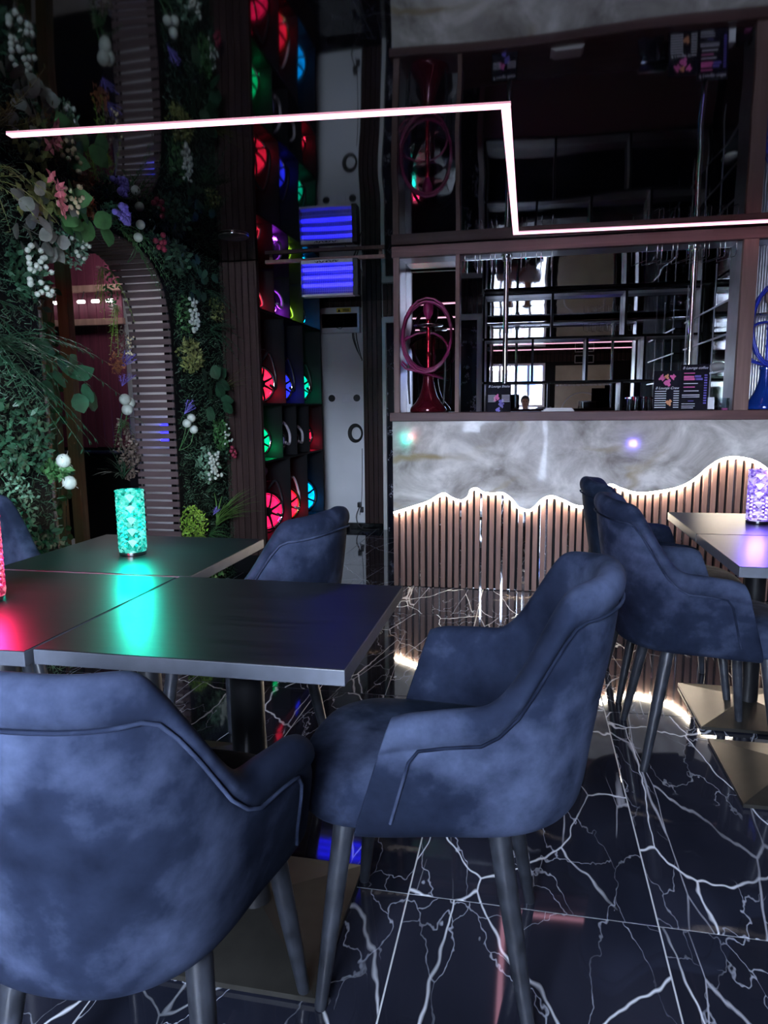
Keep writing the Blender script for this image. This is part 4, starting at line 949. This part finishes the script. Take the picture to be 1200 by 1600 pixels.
# unseen lamp added to brighten the rear room behind the slats
ro = (-3.2, 5.2, 2.6); rl = empty('rear_room_fill_lamp', ro); tag(rl, 'unseen round ceiling lamp added to brighten the room behind the arch', 'lamp')
MB(ro).lathe([(0.05, 2.56), (0.15, 2.565), (0.16, 2.58), (0.16, 2.599)], (ro[0], ro[1], 0), 24).build('diffuser', emit('rear_fill_glow', (1.0, 0.95, 1.0), 24.0), rl, 40)
u2 = (-3.35, 6.22, 0.95); uv2 = empty('insect_lamp', u2); tag(uv2, 'second blue insect lamp glimpsed through the arch slats', 'insect lamp')
MB(u2).bbox(-3.5, -3.2, 6.22, 6.29, 1.09, 1.11, 0.003).bbox(-3.5, -3.2, 6.22, 6.29, 0.83, 0.85, 0.003).build('housing', M['white'], uv2)
for z in (0.90, 0.97, 1.04): MB(u2).tube([(-3.49, 6.25, z), (-3.21, 6.25, z)], 0.011, 8).build('tube', M['uv'], uv2, 180)

# ================================================================== GREEN WALL
def in_arch(y, z, m=0.0):
    if abs(y-AC) > AA+m: return False
    if z <= AZ: return True
    q = 1-(abs(y-AC)/(AA+m))**AN
    return q > 0 and z < AZ+(AB_+m)*q**(1/AN)
mb = MB((XL, 3, 0)); n = 0
while n < 24000:
    y, z = R.uniform(0.9, 4.69), R.uniform(0.0, CEIL-0.01)
    if in_arch(y, z, 0.005): continue
    d = Vector((R.uniform(0.2, 1), R.uniform(-1, 1), R.uniform(-0.8, 1))); nr = Vector((1, R.uniform(-.8, .8), R.uniform(-.6, .9)))
    mb.leaf((XL-0.015+R.uniform(0, 0.03), y, z), d, nr, R.uniform(0.018, 0.038), R.uniform(0.011, 0.020), 0.25, 1); n += 1
bx = mb.build('boxwood_mat', GREEN['boxwood'], None, None, 'stuff'); tag(bx, 'dense dark green artificial boxwood covering the wall around the arch', 'greenery')

def plant_root(name, y, z, x): return empty(name, (x, y, z))
def fern(y, z, x, n, ln, m, label, spread=1.0, droop=0.5, dirn=(1, 0, 0.4), lw=0.06, name='fern', leafl=0.22):
    o = (x, y, z); rt = plant_root(name, y, z, x)
    for k in range(n):
        a = R.uniform(-1, 1)*spread; b = R.uniform(-1, 1)*spread
        d = Vector((dirn[0]*R.uniform(0.5, 1), dirn[1]+a, dirn[2]+b*0.8)).normalized(); L_ = ln*R.uniform(0.65, 1.05); mb = MB(o)
        pts = [Vector(o)+d*(L_*t)-Vector((0, 0, droop*L_*t*t)) for t in [i/9 for i in range(10)]]
        mb.tube(pts, [0.0022-0.0016*i/9 for i in range(10)], 4)
        for i in range(1, 10):
            t = (pts[i]-pts[i-1]).normalized(); sd = t.cross(Vector((0.3, 0.2, 1))).normalized(); l2 = L_*leafl*(1-0.75*i/10)
            for sg in (-1, 1): mb.leaf(pts[i], sd*sg+t*0.5, Vector((0.4, 0, 1)), l2, max(0.006, l2*lw*4), 0.2, 2)
        mb.build('frond', m, rt)
    return tag(rt, label, 'plant', 'plants on the green wall')
def grass(y, z, x, n, ln, m, label, dirn=(0.5, 0.2, 1), spread=0.6, droop=0.45, wd=0.007, extra=None):
    o = (x, y, z); rt = plant_root('grass_tuft', y, z, x); mb = MB(o)
    for k in range(n):
        d = (Vector(dirn)+Vector((R.uniform(-.5, 1), R.uniform(-1, 1), R.uniform(-.4, .4)))*spread).normalized(); L_ = ln*R.uniform(0.5, 1.05)
        mb.leaf(Vector(o)+Vector((0, R.uniform(-.02, .02), R.uniform(-.02, .02))), d, Vector((0.2, 0, 1)), L_, wd, droop, 5)
    mb.build('blades', m, rt)
    return tag(rt, label, 'plant', 'plants on the green wall')
def bush(y, z, x, rx, rz, n, m, label, ls=0.03, blossoms=(), bm_=None, br=0.012, name='leafy_plant', depth=0.09):
    o = (x, y, z); rt = plant_root(name, y, z, x); mb = MB(o); n = int(n*1.9)
    for k in range(n):
        q = R.uniform(0, 2*PI); r_ = math.sqrt(R.random()); u = R.random()
        p = Vector((x+depth*u*(1-0.6*r_*r_), y+rx*r_*math.cos(q), z+rz*r_*math.sin(q)))
        mb.leaf(p, Vector((R.uniform(0, 1), R.uniform(-1, 1), R.uniform(-.7, 1))), Vector((1, R.uniform(-.6, .6), R.uniform(-.2, .9))), ls*R.uniform(.7, 1.2), ls*0.55, 0.3, 2)
    mb.build('leaves', m, rt)
    for (dy, dz) in blossoms:
        mb = MB(o); c = Vector((x+depth*0.95, y+dy, z+dz))
        mb.ball(c, br, 8, 5)
        for k in range(9):
            d = Vector((R.uniform(-.2, 1), R.uniform(-1, 1), R.uniform(-1, 1))).normalized(); mb.leaf(c+d*br*0.7, d, Vector((1, 0.2, .3)), br*0.8, br*0.7, 0.3, 1)
        mb.build('blossom', bm_, rt, 60)
    return tag(rt, label, 'plant', 'plants on the green wall')
def rnd_b(n, rx, rz): return [(rx*R.uniform(-.8, .8), rz*R.uniform(-.8, .8)) for _ in range(n)]
def pompons(y, z, x, pts, r_, label, m=None):
    o = (x, y, z); rt = plant_root('pompon_flowers', y, z, x)
    for (dy, dz) in pts:
        c = Vector((x+0.075, y+dy, z+dz))
        fl_ = MB(o).ball(c, r_, 12, 8).build('flower_head', m or GREEN['petal_white'], rt, 180)
        MB(o).tube(spline([c, c+Vector((-0.03, 0.005, -0.09)), Vector((x, y, z-0.16))], 4), 0.0022, 5).build('stem', GREEN['leaf_mid'], rt, 180)
    return tag(rt, label, 'flower', 'plants on the green wall')
def lavender(y, z, x, n, m, label, ln=0.12):
    o = (x, y, z); rt = plant_root('lavender', y, z, x)
    for k in range(n):
        d = Vector((R.uniform(.2, .9), R.uniform(-.6, .6), R.uniform(.3, 1))).normalized(); e = Vector(o)+d*ln*R.uniform(.7, 1.1); mb = MB(o)
        for i in range(16):
            p = Vector(o).lerp(e, 0.45+0.55*i/16); dd = Vector((R.uniform(-1, 1), R.uniform(-1, 1), R.uniform(-.2, 1))); mb.leaf(p, dd, (1, 0, .3), 0.014, 0.009, 0.2, 1)
        mb.tube([o, e], 0.0016, 4); mb.build('spike', m, rt)
    return tag(rt, label, 'flower', 'plants on the green wall')
G = GREEN; X0 = XL+0.01
fern(2.50, 2.08, X0, 9, 0.30, G['leaf_olive'], 'olive yellow fern at the upper left edge', 0.8, 0.7)
rt = bush(2.77, 2.09, X0, 0.13, 0.10, 50, G['leaf_olive'], 'spray of pink and cream blossoms below the light strip', 0.05, [(R.uniform(-0.02, 0.17), R.uniform(-0.04, 0.08)) for i in range(20)], G['petal_cream'], 0.011, 'blossom_spray', 0.14)
for k in range(5):
    mb = MB(rt.location); c = rt.location+Vector((0.14+R.uniform(-.02, .02), -0.07+0.02*k+R.uniform(-.02, .02), 0.05-0.028*k)); mb.ball(c, 0.013, 8, 5, (0.8, 0.7, 1.2)); [mb.leaf(c, (R.uniform(0, 1), R.uniform(-1, 1), R.uniform(-1, 1)), (1, 0, .3), 0.035, 0.022, 0.3, 2) for _ in range(5)]; mb.build('pink_bud', G['petal_pink'], rt, 180)
def round_leaves(y, z, x, rx, rz, n, m, label, sz):
    o = (x, y, z); rt = plant_root('eucalyptus', y, z, x)
    for k in range(n):
        p = Vector((x+R.uniform(0.03, 0.14), y+R.uniform(-rx, rx), z+R.uniform(-rz, rz)))
        mb = MB(o); mb.leaf(p, (R.uniform(0, .6), R.uniform(-.7, .7), R.uniform(-1, .6)), (1, R.uniform(-.4, .4), R.uniform(-.2, .6)), sz*R.uniform(.7, 1.2), sz*0.85, 0.2, 4); mb.build('leaf', m, rt)
    return tag(rt, label, 'plant', 'plants on the green wall')
round_leaves(2.72, 1.95, X0, 0.14, 0.14, 26, G['eucalyptus'], 'grey brown eucalyptus leaves left of the arch top', 0.075)
round_leaves(2.96, 2.06, X0, 0.12, 0.07, 16, G['leaf_mid'], 'broad mid green leaves above the arch on the left', 0.10)
bush(3.21, 2.135, X0+0.06, 0.075, 0.05, 40, G['leaf_dark'], 'violet hydrangea above the arch', 0.03, rnd_b(26, 0.075, 0.05), G['petal_violet'], 0.015, 'hydrangea')
bush(3.08, 2.13, X0, 0.06, 0.06, 80, G['leaf_rust'], 'rust red leaves left of the violet hydrangea', 0.03)
fern(3.42, 2.12, X0, 9, 0.26, G['leaf_mid'], 'drooping green fern over the top of the arch', 0.7, 0.9, (1, 0.4, 0.1))
pompons(3.48, 2.125, X0, [(0.02, 0.03), (-0.01, -0.04)], 0.024, 'two white pompon flowers above the arch')
bush(3.68, 2.11, X0, 0.09, 0.07, 60, G['leaf_dark'], 'dark red blossoms right of the arch top', 0.03, rnd_b(8, 0.07, 0.06), G['petal_red'], 0.016)
bush(2.96, 1.93, X0, 0.10, 0.09, 130, G['leaf_mint'], 'pale mint flower cluster hanging at the arch top left', 0.024, rnd_b(12, 0.08, 0.08), G['petal_white'], 0.010)
bush(2.66, 1.77, X0, 0.10, 0.12, 110, G['leaf_dark'], 'white small-flowered spray left of the arch', 0.04, rnd_b(26, 0.10, 0.12), G['petal_white'], 0.012)
fern(2.42, 1.44, X0, 16, 0.50, G['leaf_dark'], 'large dark palm fern hanging at the left edge', 1.0, 0.5, (1, 0.2, 0.1), 0.03, 'palm_fern', 0.34)
fern(2.30, 1.62, X0, 10, 0.45, G['leaf_dark'], 'dark feathery fern at the left edge above the palm fern', 1.0, 0.5, (1, 0.2, 0.2), 0.04, 'fern', 0.30)
round_leaves(2.80, 1.36, X0, 0.10, 0.11, 9, G['leaf_dark'], 'large dark glossy leaves left of the pine posts', 0.11)
bush(2.50, 1.08, X0, 0.22, 0.16, 160, G['leaf_dark'], 'dark leafy shrub low on the left of the arch', 0.036)
bush(2.72, 0.93, X0, 0.06, 0.05, 40, G['leaf_mid'], 'two round white blossoms left of the pine posts', 0.04, [(0.0, 0.05), (0.03, -0.05)], G['petal_white'], 0.032)
bush(2.42, 0.80, X0, 0.18, 0.16, 170, G['leaf_mint'], 'variegated mint leaves at the lower left edge', 0.024)
bush(2.60, 0.50, X0, 0.2, 0.2, 160, G['leaf_dark'], 'dark shrub near the floor left of the arch', 0.04)
bush(2.20, 1.20, X0, 0.14, 0.12, 120, G['leaf_lime'], 'bright green shrub at the very left edge', 0.03)
# inner rim of the arch
fern(3.74, 2.00, XL-0.30, 8, 0.22, G['leaf_lime'], 'lime green fern hanging inside the arch top', 0.5, 1.2, (0.3, -0.4, -0.2))
fern(3.86, 1.80, XL-0.30, 9, 0.20, G['leaf_lime'], 'lime green fern inside the arch below the first', 0.6, 1.0, (0.3, -0.5, -0.1))
bush(3.78, 1.90, XL-0.32, 0.06, 0.12, 60, G['leaf_mid'], 'small green sprig inside the arch', 0.025)
bush(3.86, 1.58, XL-0.32, 0.07, 0.10, 80, G['dry'], 'brownish seed heads inside the arch', 0.02, rnd_b(14, 0.06, 0.08), G['petal_cream'], 0.006)
lavender(3.88, 1.45, XL-0.31, 9, G['petal_violet'], 'violet lavender inside the arch, upper one')
lavender(3.87, 1.34, XL-0.31, 6, G['petal_violet'], 'violet lavender inside the arch, lower one', 0.10)
bush(3.80, 1.47, XL-0.32, 0.04, 0.06, 50, G['leaf_rust'], 'orange brown leaves beside the lavender', 0.025)
pompons(3.87, 1.22, XL-0.36, [(-0.02, 0.04), (0.0, -0.02), (0.03, 0.02)], 0.034, 'cluster of white tulip-like heads inside the arch')
fern(3.86, 1.12, XL-0.32, 7, 0.18, G['leaf_mid'], 'green fern below the white heads inside the arch', 0.7, 0.8, (0.4, -0.5, 0.2))
bush(3.86, 0.93, XL-0.32, 0.09, 0.16, 170, G['dry'], 'dry brown shrub inside the arch foot', 0.028)
grass(3.80, 0.80, XL-0.30, 22, 0.30, G['leaf_dark'], 'thin dark grass blades inside the arch foot', (0.1, -0.7, 0.7))
# right of the arch
bush(4.04, 1.76, X0, 0.08, 0.12, 70, G['leaf_mid'], 'white flower cluster right of the arch at its upper part', 0.03, rnd_b(34, 0.08, 0.12), G['petal_white'], 0.012)
fern(4.44, 1.72, X0, 10, 0.24, G['leaf_dark'], 'broad dark fern beside the walnut panel', 0.9, 0.5, (1, 0.1, 0.2), 0.09)
fern(4.42, 1.97, X0, 8, 0.22, G['leaf_dark'], 'dark fern near the ceiling beside the walnut panel', 0.9, 0.5, (1, 0.0, 0.2), 0.08)
round_leaves(4.10, 1.98, X0, 0.13, 0.13, 20, G['leaf_dark'], 'dark round leaves at the right shoulder of the arch', 0.07)
bush(3.95, 2.08, X0, 0.16, 0.10, 120, G['boxwood'], 'dark green sprigs above the right shoulder of the arch', 0.04)
bush(4.48, 1.85, X0, 0.06, 0.08, 60, G['leaf_olive'], 'olive sprig hanging by the walnut panel', 0.025)
bush(4.08, 1.52, X0, 0.12, 0.10, 150, G['leaf_olive'], 'olive green shrub right of the arch', 0.03)
lavender(4.02, 1.17, X0, 7, G['petal_violet'], 'violet flowers above the three white balls', 0.10)
pompons(3.93, 1.11, X0, [(0.03, 0.035), (-0.03, 0.005), (0.055, -0.035)], 0.026, 'three white ball flowers at the right edge of the arch')
grass(4.55, 1.32, X0, 26, 0.30, G['leaf_olive'], 'thin grass spray in front of the walnut panel', (0.4, 0.5, 0.6), 0.5, 0.5, 0.005)
round_leaves(4.30, 1.30, X0, 0.14, 0.12, 14, G['leaf_dark'], 'dark glossy leaves right of the arch at mid height', 0.11)
bush(4.46, 1.02, X0, 0.09, 0.10, 90, G['leaf_mid'], 'green sprig with small white buds beside the walnut panel', 0.034, rnd_b(12, 0.09, 0.10), G['petal_white'], 0.008)
bush(4.24, 0.83, X0, 0.13, 0.12, 110, G['leaf_mint'], 'pale green and white hydrangea right of the arch', 0.034, rnd_b(38, 0.12, 0.11), G['petal_white'], 0.011, 'hydrangea')
bush(4.53, 0.90, X0, 0.05, 0.05, 30, G['leaf_dark'], 'dark red blossoms beside the walnut panel', 0.03, rnd_b(6, 0.05, 0.05), G['petal_red'], 0.014)
bush(3.98, 0.48, X0, 0.11, 0.12, 320, G['leaf_lime'], 'yellow green bushy plant at the right foot of the arch', 0.020, (), None, 0.01, 'bushy_plant', 0.13)
grass(4.40, 0.42, X0, 40, 0.34, G['leaf_grass'], 'bright green grass tuft at the foot of the walnut panel', (0.5, 0.2, 0.9), 0.6, 0.45, 0.008)
lavender(4.27, 0.50, X0+0.04, 7, G['petal_violet'], 'violet blossom beside the bright grass tuft', 0.07)
fern(4.28, 0.36, X0, 10, 0.24, G['leaf_mid'], 'low palm-like fern above the left table', 0.9, 0.5, (1, 0.1, 0.3), 0.05)
bush(4.2, 0.15, X0, 0.22, 0.12, 160, G['leaf_mid'], 'green sprigs near the floor right of the arch', 0.03)
# ivy on the pine posts
for (x, y, z0, z1, lab) in ((-2.72, 3.62, 0.0, 1.9, 'ivy climbing the left pine post'), (-2.76, 3.76, 0.0, 1.9, 'ivy climbing the middle pine post')):
    o = (x, y, z0); rt = empty('ivy', o)
    pts = [Vector((x+0.02+0.012*math.sin(i*1.1), y-0.03+0.03*math.sin(i*0.7), z0+(z1-z0)*i/30)) for i in range(31)]
    MB(o).tube(pts, 0.003, 5).build('vine', G['dry'], rt, 180)
    for i in range(36):
        p = pts[R.randrange(31)]; mb = MB(o); mb.leaf(p, (R.uniform(.2, 1), R.uniform(-1, 1), R.uniform(-1, .5)), (1, -0.6, .4), R.uniform(.035, .06), 0.04, 0.2, 3); mb.build('leaf', G['leaf_mint' if i % 5 == 0 else 'leaf_mid'], rt)
    tag(rt, lab, 'ivy', 'ivy behind the arch')

# ================================================================== WINDOW SIDE (seen in the mirrors)
po_ = (1.05, YF, 0.4); pn = empty('arch_relief', po_); tag(pn, 'cream wall panel with a round arch relief seen in the bar mirror', 'wall panel')
MB(po_).bbox(0.52, 1.58, YF+0.002, YF+0.03, 0.3, 1.98, 0.004).build('panel', M['cream'], pn)
MB(po_).tube([(1.05+0.40*math.cos(q), YF+0.03, 1.05+0.40*math.sin(q)) for q in [PI*k/24 for k in range(25)]], 0.014, 8).build('arch_moulding', M['white'], pn, 180)
for k in range(13): MB(po_).ball((0.56+0.0815*k, YF+0.03, 1.60), 0.04, 10, 6, (1, 0.5, 0.6)).build('scallop', M['white'], pn, 180)
bo4 = (1.0, YF+0.03, 2.13)
hv = empty('wall_clock_sign', bo4); tag(hv, 'small dark framed sign on the slats above the relief panel', 'sign')
MB(bo4).bbox(0.88, 1.24, YF+0.03, YF+0.05, 2.02, 2.17, 0.003).build('board', M['black'], hv)
mb = MB(bo4)
for a in ((0.88, 1.24, 2.02, 2.032), (0.88, 1.24, 2.158, 2.17), (0.88, 0.892, 2.02, 2.17), (1.228, 1.24, 2.02, 2.17)): mb.box(a[0], a[1], YF+0.05, YF+0.056, a[2], a[3])
mb.build('border', M['grey'], hv)
# outside
struct(MB((0, -10, -0.1)).box(-30, 30, -60, YF-0.12, -0.16, -0.05).build('street', M['asphalt']))
ho2 = (0, -34, 0); hb = empty('house_front', ho2); tag(hb, 'pale house across the street seen in the bar mirror', 'building')
MB(ho2).box(-9, 9, -36, -34, -0.1, 3.4).build('wall', M['facade'], hb)
for x in (-6.5, -3.2, 2.9, 6.0):
    f_ = MB(ho2).bbox(x-0.6, x+0.6, -34.0, -33.93, 1.0, 2.4, 0.01).build('window', M['steel'], hb); MB(ho2).box(x-0.52, x+0.52, -33.935, -33.925, 1.08, 2.32).build('pane', M['gloss_black'], f_)
MB(ho2).box(-9.2, 9.2, -36.2, -33.8, 3.4, 3.55).build('roof', M['slat'], hb)
MB((0, -6, 2)).add([(-0.50, -6.0, 2.45), (0.55, -6.0, 2.45), (0.02, -6.0, 1.45), (-0.50, -6.03, 2.45), (0.55, -6.03, 2.45), (0.02, -6.03, 1.45)], [(0, 1, 2), (5, 4, 3), (0, 3, 4, 1), (1, 4, 5, 2), (2, 5, 3, 0)]).build('banner', M['blue_flag'])
bn = bpy.data.objects['banner']; tag(bn, 'blue triangular banner outside the window seen in the bar mirror', 'banner')
for dx in (-0.49, 0.54):
    MB((0, -6, 2)).tube([(dx, -6.015, -0.05), (dx, -6.015, 2.6)], 0.02, 8).build('pole', M['steel'], bn, 60)
to = (-2.1, -5.5, -0.05); tr = empty('street_tree', to); tag(tr, 'small green street tree outside the window', 'tree')
MB(to).tube([(-2.1, -5.5, -0.05), (-2.12, -5.5, 0.9), (-2.1, -5.48, 1.5)], [0.06, 0.05, 0.03], 8).build('trunk', M['pine'], tr, 60)
mb = MB(to)
for k in range(1500):
    d = Vector((R.gauss(0, 1), R.gauss(0, 1), R.gauss(0, 1))).normalized()*(R.random()**0.4); mb.leaf(Vector((-2.1, -5.5, 2.1))+Vector((d.x*0.8, d.y*0.8, d.z*0.95)), (R.uniform(-1, 1), R.uniform(-1, 1), R.uniform(-1, 1)), (R.uniform(-1, 1), R.uniform(-1, 1), 1), 0.10, 0.06, 0.2, 1)
mb.build('crown', G['leaf_grass'], tr, None, 'stuff')

# ---- the two people whose heads the mirror shows
def person(x, y, z_top, hair, shirt, label, face_dir=1):
    """seated figure facing +Y; built from one skinned skeleton"""
    rt = empty('person', (x, y, 0)); dz = z_top-1.40
    me = bpy.data.meshes.new('body'); P_ = {}; vs = []; rad = []; ed = []
    def v(n, p, r_): P_[n] = len(vs); vs.append((p[0], p[1], p[2]+dz if p[2] > 0.44 else p[2])); rad.append(r_)
    v('pelvis', (0, -0.10, 0.55), (0.15, 0.11)); v('waist', (0, -0.09, 0.72), (0.125, 0.09)); v('chest', (0, -0.06, 0.92), (0.15, 0.10)); v('neckb', (0, -0.045, 1.07), (0.06, 0.055)); v('neck', (0, -0.03, 1.15), (0.05, 0.05))
    v('head1', (0, -0.015, 1.215), (0.062, 0.075)); v('head2', (0, -0.02, 1.29), (0.074, 0.09)); v('head3', (0, -0.03, 1.345), (0.066, 0.08))
    ed += [('pelvis', 'waist'), ('waist', 'chest'), ('chest', 'neckb'), ('neckb', 'neck'), ('neck', 'head1'), ('head1', 'head2'), ('head2', 'head3')]
    for s_, n in ((-1, 'l'), (1, 'r')):
        v('sh'+n, (s_*0.165, -0.06, 1.01), (0.055, 0.055)); v('el'+n, (s_*0.20, 0.03, 0.80), (0.042, 0.042)); v('wr'+n, (s_*0.10, 0.22, 0.76), (0.027, 0.024)); v('pa'+n, (s_*0.075, 0.27, 0.755), (0.036, 0.016))
        ed += [('chest', 'sh'+n), ('sh'+n, 'el'+n), ('el'+n, 'wr'+n), ('wr'+n, 'pa'+n)]
        for q in range(4):
            bx_ = s_*(0.095-0.019*q); ln = (0.035, 0.042, 0.045, 0.04)[q]
            v('f%d%s' % (q, n), (bx_, 0.305, 0.757), (0.0095, 0.009)); v('g%d%s' % (q, n), (bx_*0.97, 0.305+ln*0.7, 0.752), (0.0088, 0.0085)); v('h%d%s' % (q, n), (bx_*0.95, 0.305+ln, 0.736), (0.0078, 0.0075))
            ed += [('pa'+n, 'f%d%s' % (q, n)), ('f%d%s' % (q, n), 'g%d%s' % (q, n)), ('g%d%s' % (q, n), 'h%d%s' % (q, n))]
        v('t1'+n, (s_*0.040, 0.265, 0.76), (0.0105, 0.010)); v('t2'+n, (s_*0.022, 0.295, 0.758), (0.009, 0.009)); ed += [('pa'+n, 't1'+n), ('t1'+n, 't2'+n)]
        v('hp'+n, (s_*0.09, -0.06, 0.54), (0.095, 0.09)); v('kn'+n, (s_*0.12, 0.34, 0.50), (0.065, 0.065)); v('an'+n, (s_*0.12, 0.32, 0.10), (0.042, 0.042)); v('to'+n, (s_*0.13, 0.46, 0.035), (0.04, 0.032))
        ed += [('pelvis', 'hp'+n), ('hp'+n, 'kn'+n), ('kn'+n, 'an'+n), ('an'+n, 'to'+n)]
    me.from_pydata(vs, [(P_[a], P_[b]) for a, b in ed], [])
    b = bpy.data.objects.new('body', me); COL.objects.link(b); b.parent = rt
    md = b.modifiers.new('skin', 'SKIN'); md.use_smooth_shade = True
    for i, sv in enumerate(me.skin_vertices[0].data): sv.radius = rad[i] if isinstance(rad[i], tuple) else (rad[i], rad[i])
    me.skin_vertices[0].data[0].use_root = True
    b.modifiers.new('sub', 'SUBSURF').levels = 1; b.modifiers['sub'].render_levels = 2
    me.materials.append(M['skin'])
    # clothing: shirt and trousers as slightly larger shells
    mb = MB(); zz = dz
    mb.lathe([(0.17, 0.50), (0.165, 0.60+zz), (0.145, 0.74+zz), (0.168, 0.92+zz), (0.15, 1.02+zz), (0.075, 1.09+zz), (0.066, 1.095+zz)], (0, -0.075, 0), 24)
    for vv in mb.v: vv.y = -0.075+(vv.y+0.075)*0.78
    for s_ in (-1, 1): mb.tube([(s_*0.10, -0.06, 1.02+zz), (s_*0.168, -0.06, 1.0+zz), (s_*0.19, -0.01, 0.90+zz), (s_*0.202, 0.03, 0.80+zz), (s_*0.16, 0.11, 0.785+zz)], [0.075, 0.072, 0.062, 0.056, 0.050], 14)
    mb.build('shirt', shirt, rt, 60)
    mb = MB()
    for s_ in (-1, 1): mb.tube([(s_*0.075, -0.14, 0.53), (s_*0.09, -0.05, 0.54), (s_*0.12, 0.33, 0.505), (s_*0.12, 0.385, 0.46), (s_*0.12, 0.33, 0.10)], [0.115, 0.115, 0.08, 0.075, 0.055], 14)
    mb.build('trousers', M['cloth_black'], rt, 60)
    hz = dz
    mb = MB(); mb.ball((0, -0.045, 1.315+hz), 0.095, 18, 12, (0.92, 1.05, 0.98))
    keep = [i for i, q in enumerate(mb.v)]
    for q in mb.v:
        if q.y > 0.0 and q.z < 1.345+hz: q.y = min(q.y, -0.005)
    mb.ball((0, -0.10, 1.24+hz), 0.07, 14, 10, (1.0, 0.7, 1.2)); mb.ball((0.0, -0.13, 1.36+hz), 0.045, 12, 8); mb.build('hair', hair, rt, 180)
    for s_ in (-1, 1):
        MB().ball((s_*0.030, 0.062, 1.285+hz), 0.011, 10, 6, (1.2, 0.6, 0.7)).build('eye', M['eye'], rt, 180)
        MB().ball((s_*0.078, -0.02, 1.265+hz), 0.022, 8, 6, (0.4, 0.8, 1.3)).build('ear', M['skin'], rt, 180)
    MB().tube([(0, 0.062, 1.29+hz), (0, 0.082, 1.262+hz), (0, 0.070, 1.252+hz)], [0.007, 0.012, 0.009], 8).build('nose', M['skin'], rt, 180)
    MB().tube([(-0.024, 0.056, 1.222+hz), (0, 0.066, 1.221+hz), (0.024, 0.056, 1.222+hz)], [0.003, 0.007, 0.003], 8).build('mouth', M['lip'], rt, 180)
    return tag(rt, label, 'person')
person(-0.055, -0.42, 1.395, M['hair'], M['cloth_white'], 'seated person with dark tied-back hair and white shirt reflected in the bar mirror')
person(-0.40, -0.56, 1.30, M['hair_fair'], M['cloth_white'], 'seated person with fair hair partly hidden by the menu card in the mirror')
for x, y, lab in ((-0.055, -0.53, 'low black stool under the dark-haired person behind the viewer'), (-0.40, -0.67, 'low black stool under the fair-haired person behind the viewer')):
    o = (x, y, 0); st_ = empty('stool', o); tag(st_, lab, 'stool', 'stools behind the viewer')
    MB(o).lathe([(0.10, 0.395), (0.150, 0.40), (0.158, 0.415), (0.158, 0.43), (0.145, 0.442), (0.08, 0.445)], (x, y, 0), 24).build('seat', M['velvet'], st_, 50)
    for sx in (-1, 1):
        for sy in (-1, 1): MB(o).tube([(x+sx*0.09, y+sy*0.09, 0.40), (x+sx*0.115, y+sy*0.115, 0)], [0.014, 0.010], 10).build('leg', M['leg'], st_, 60)
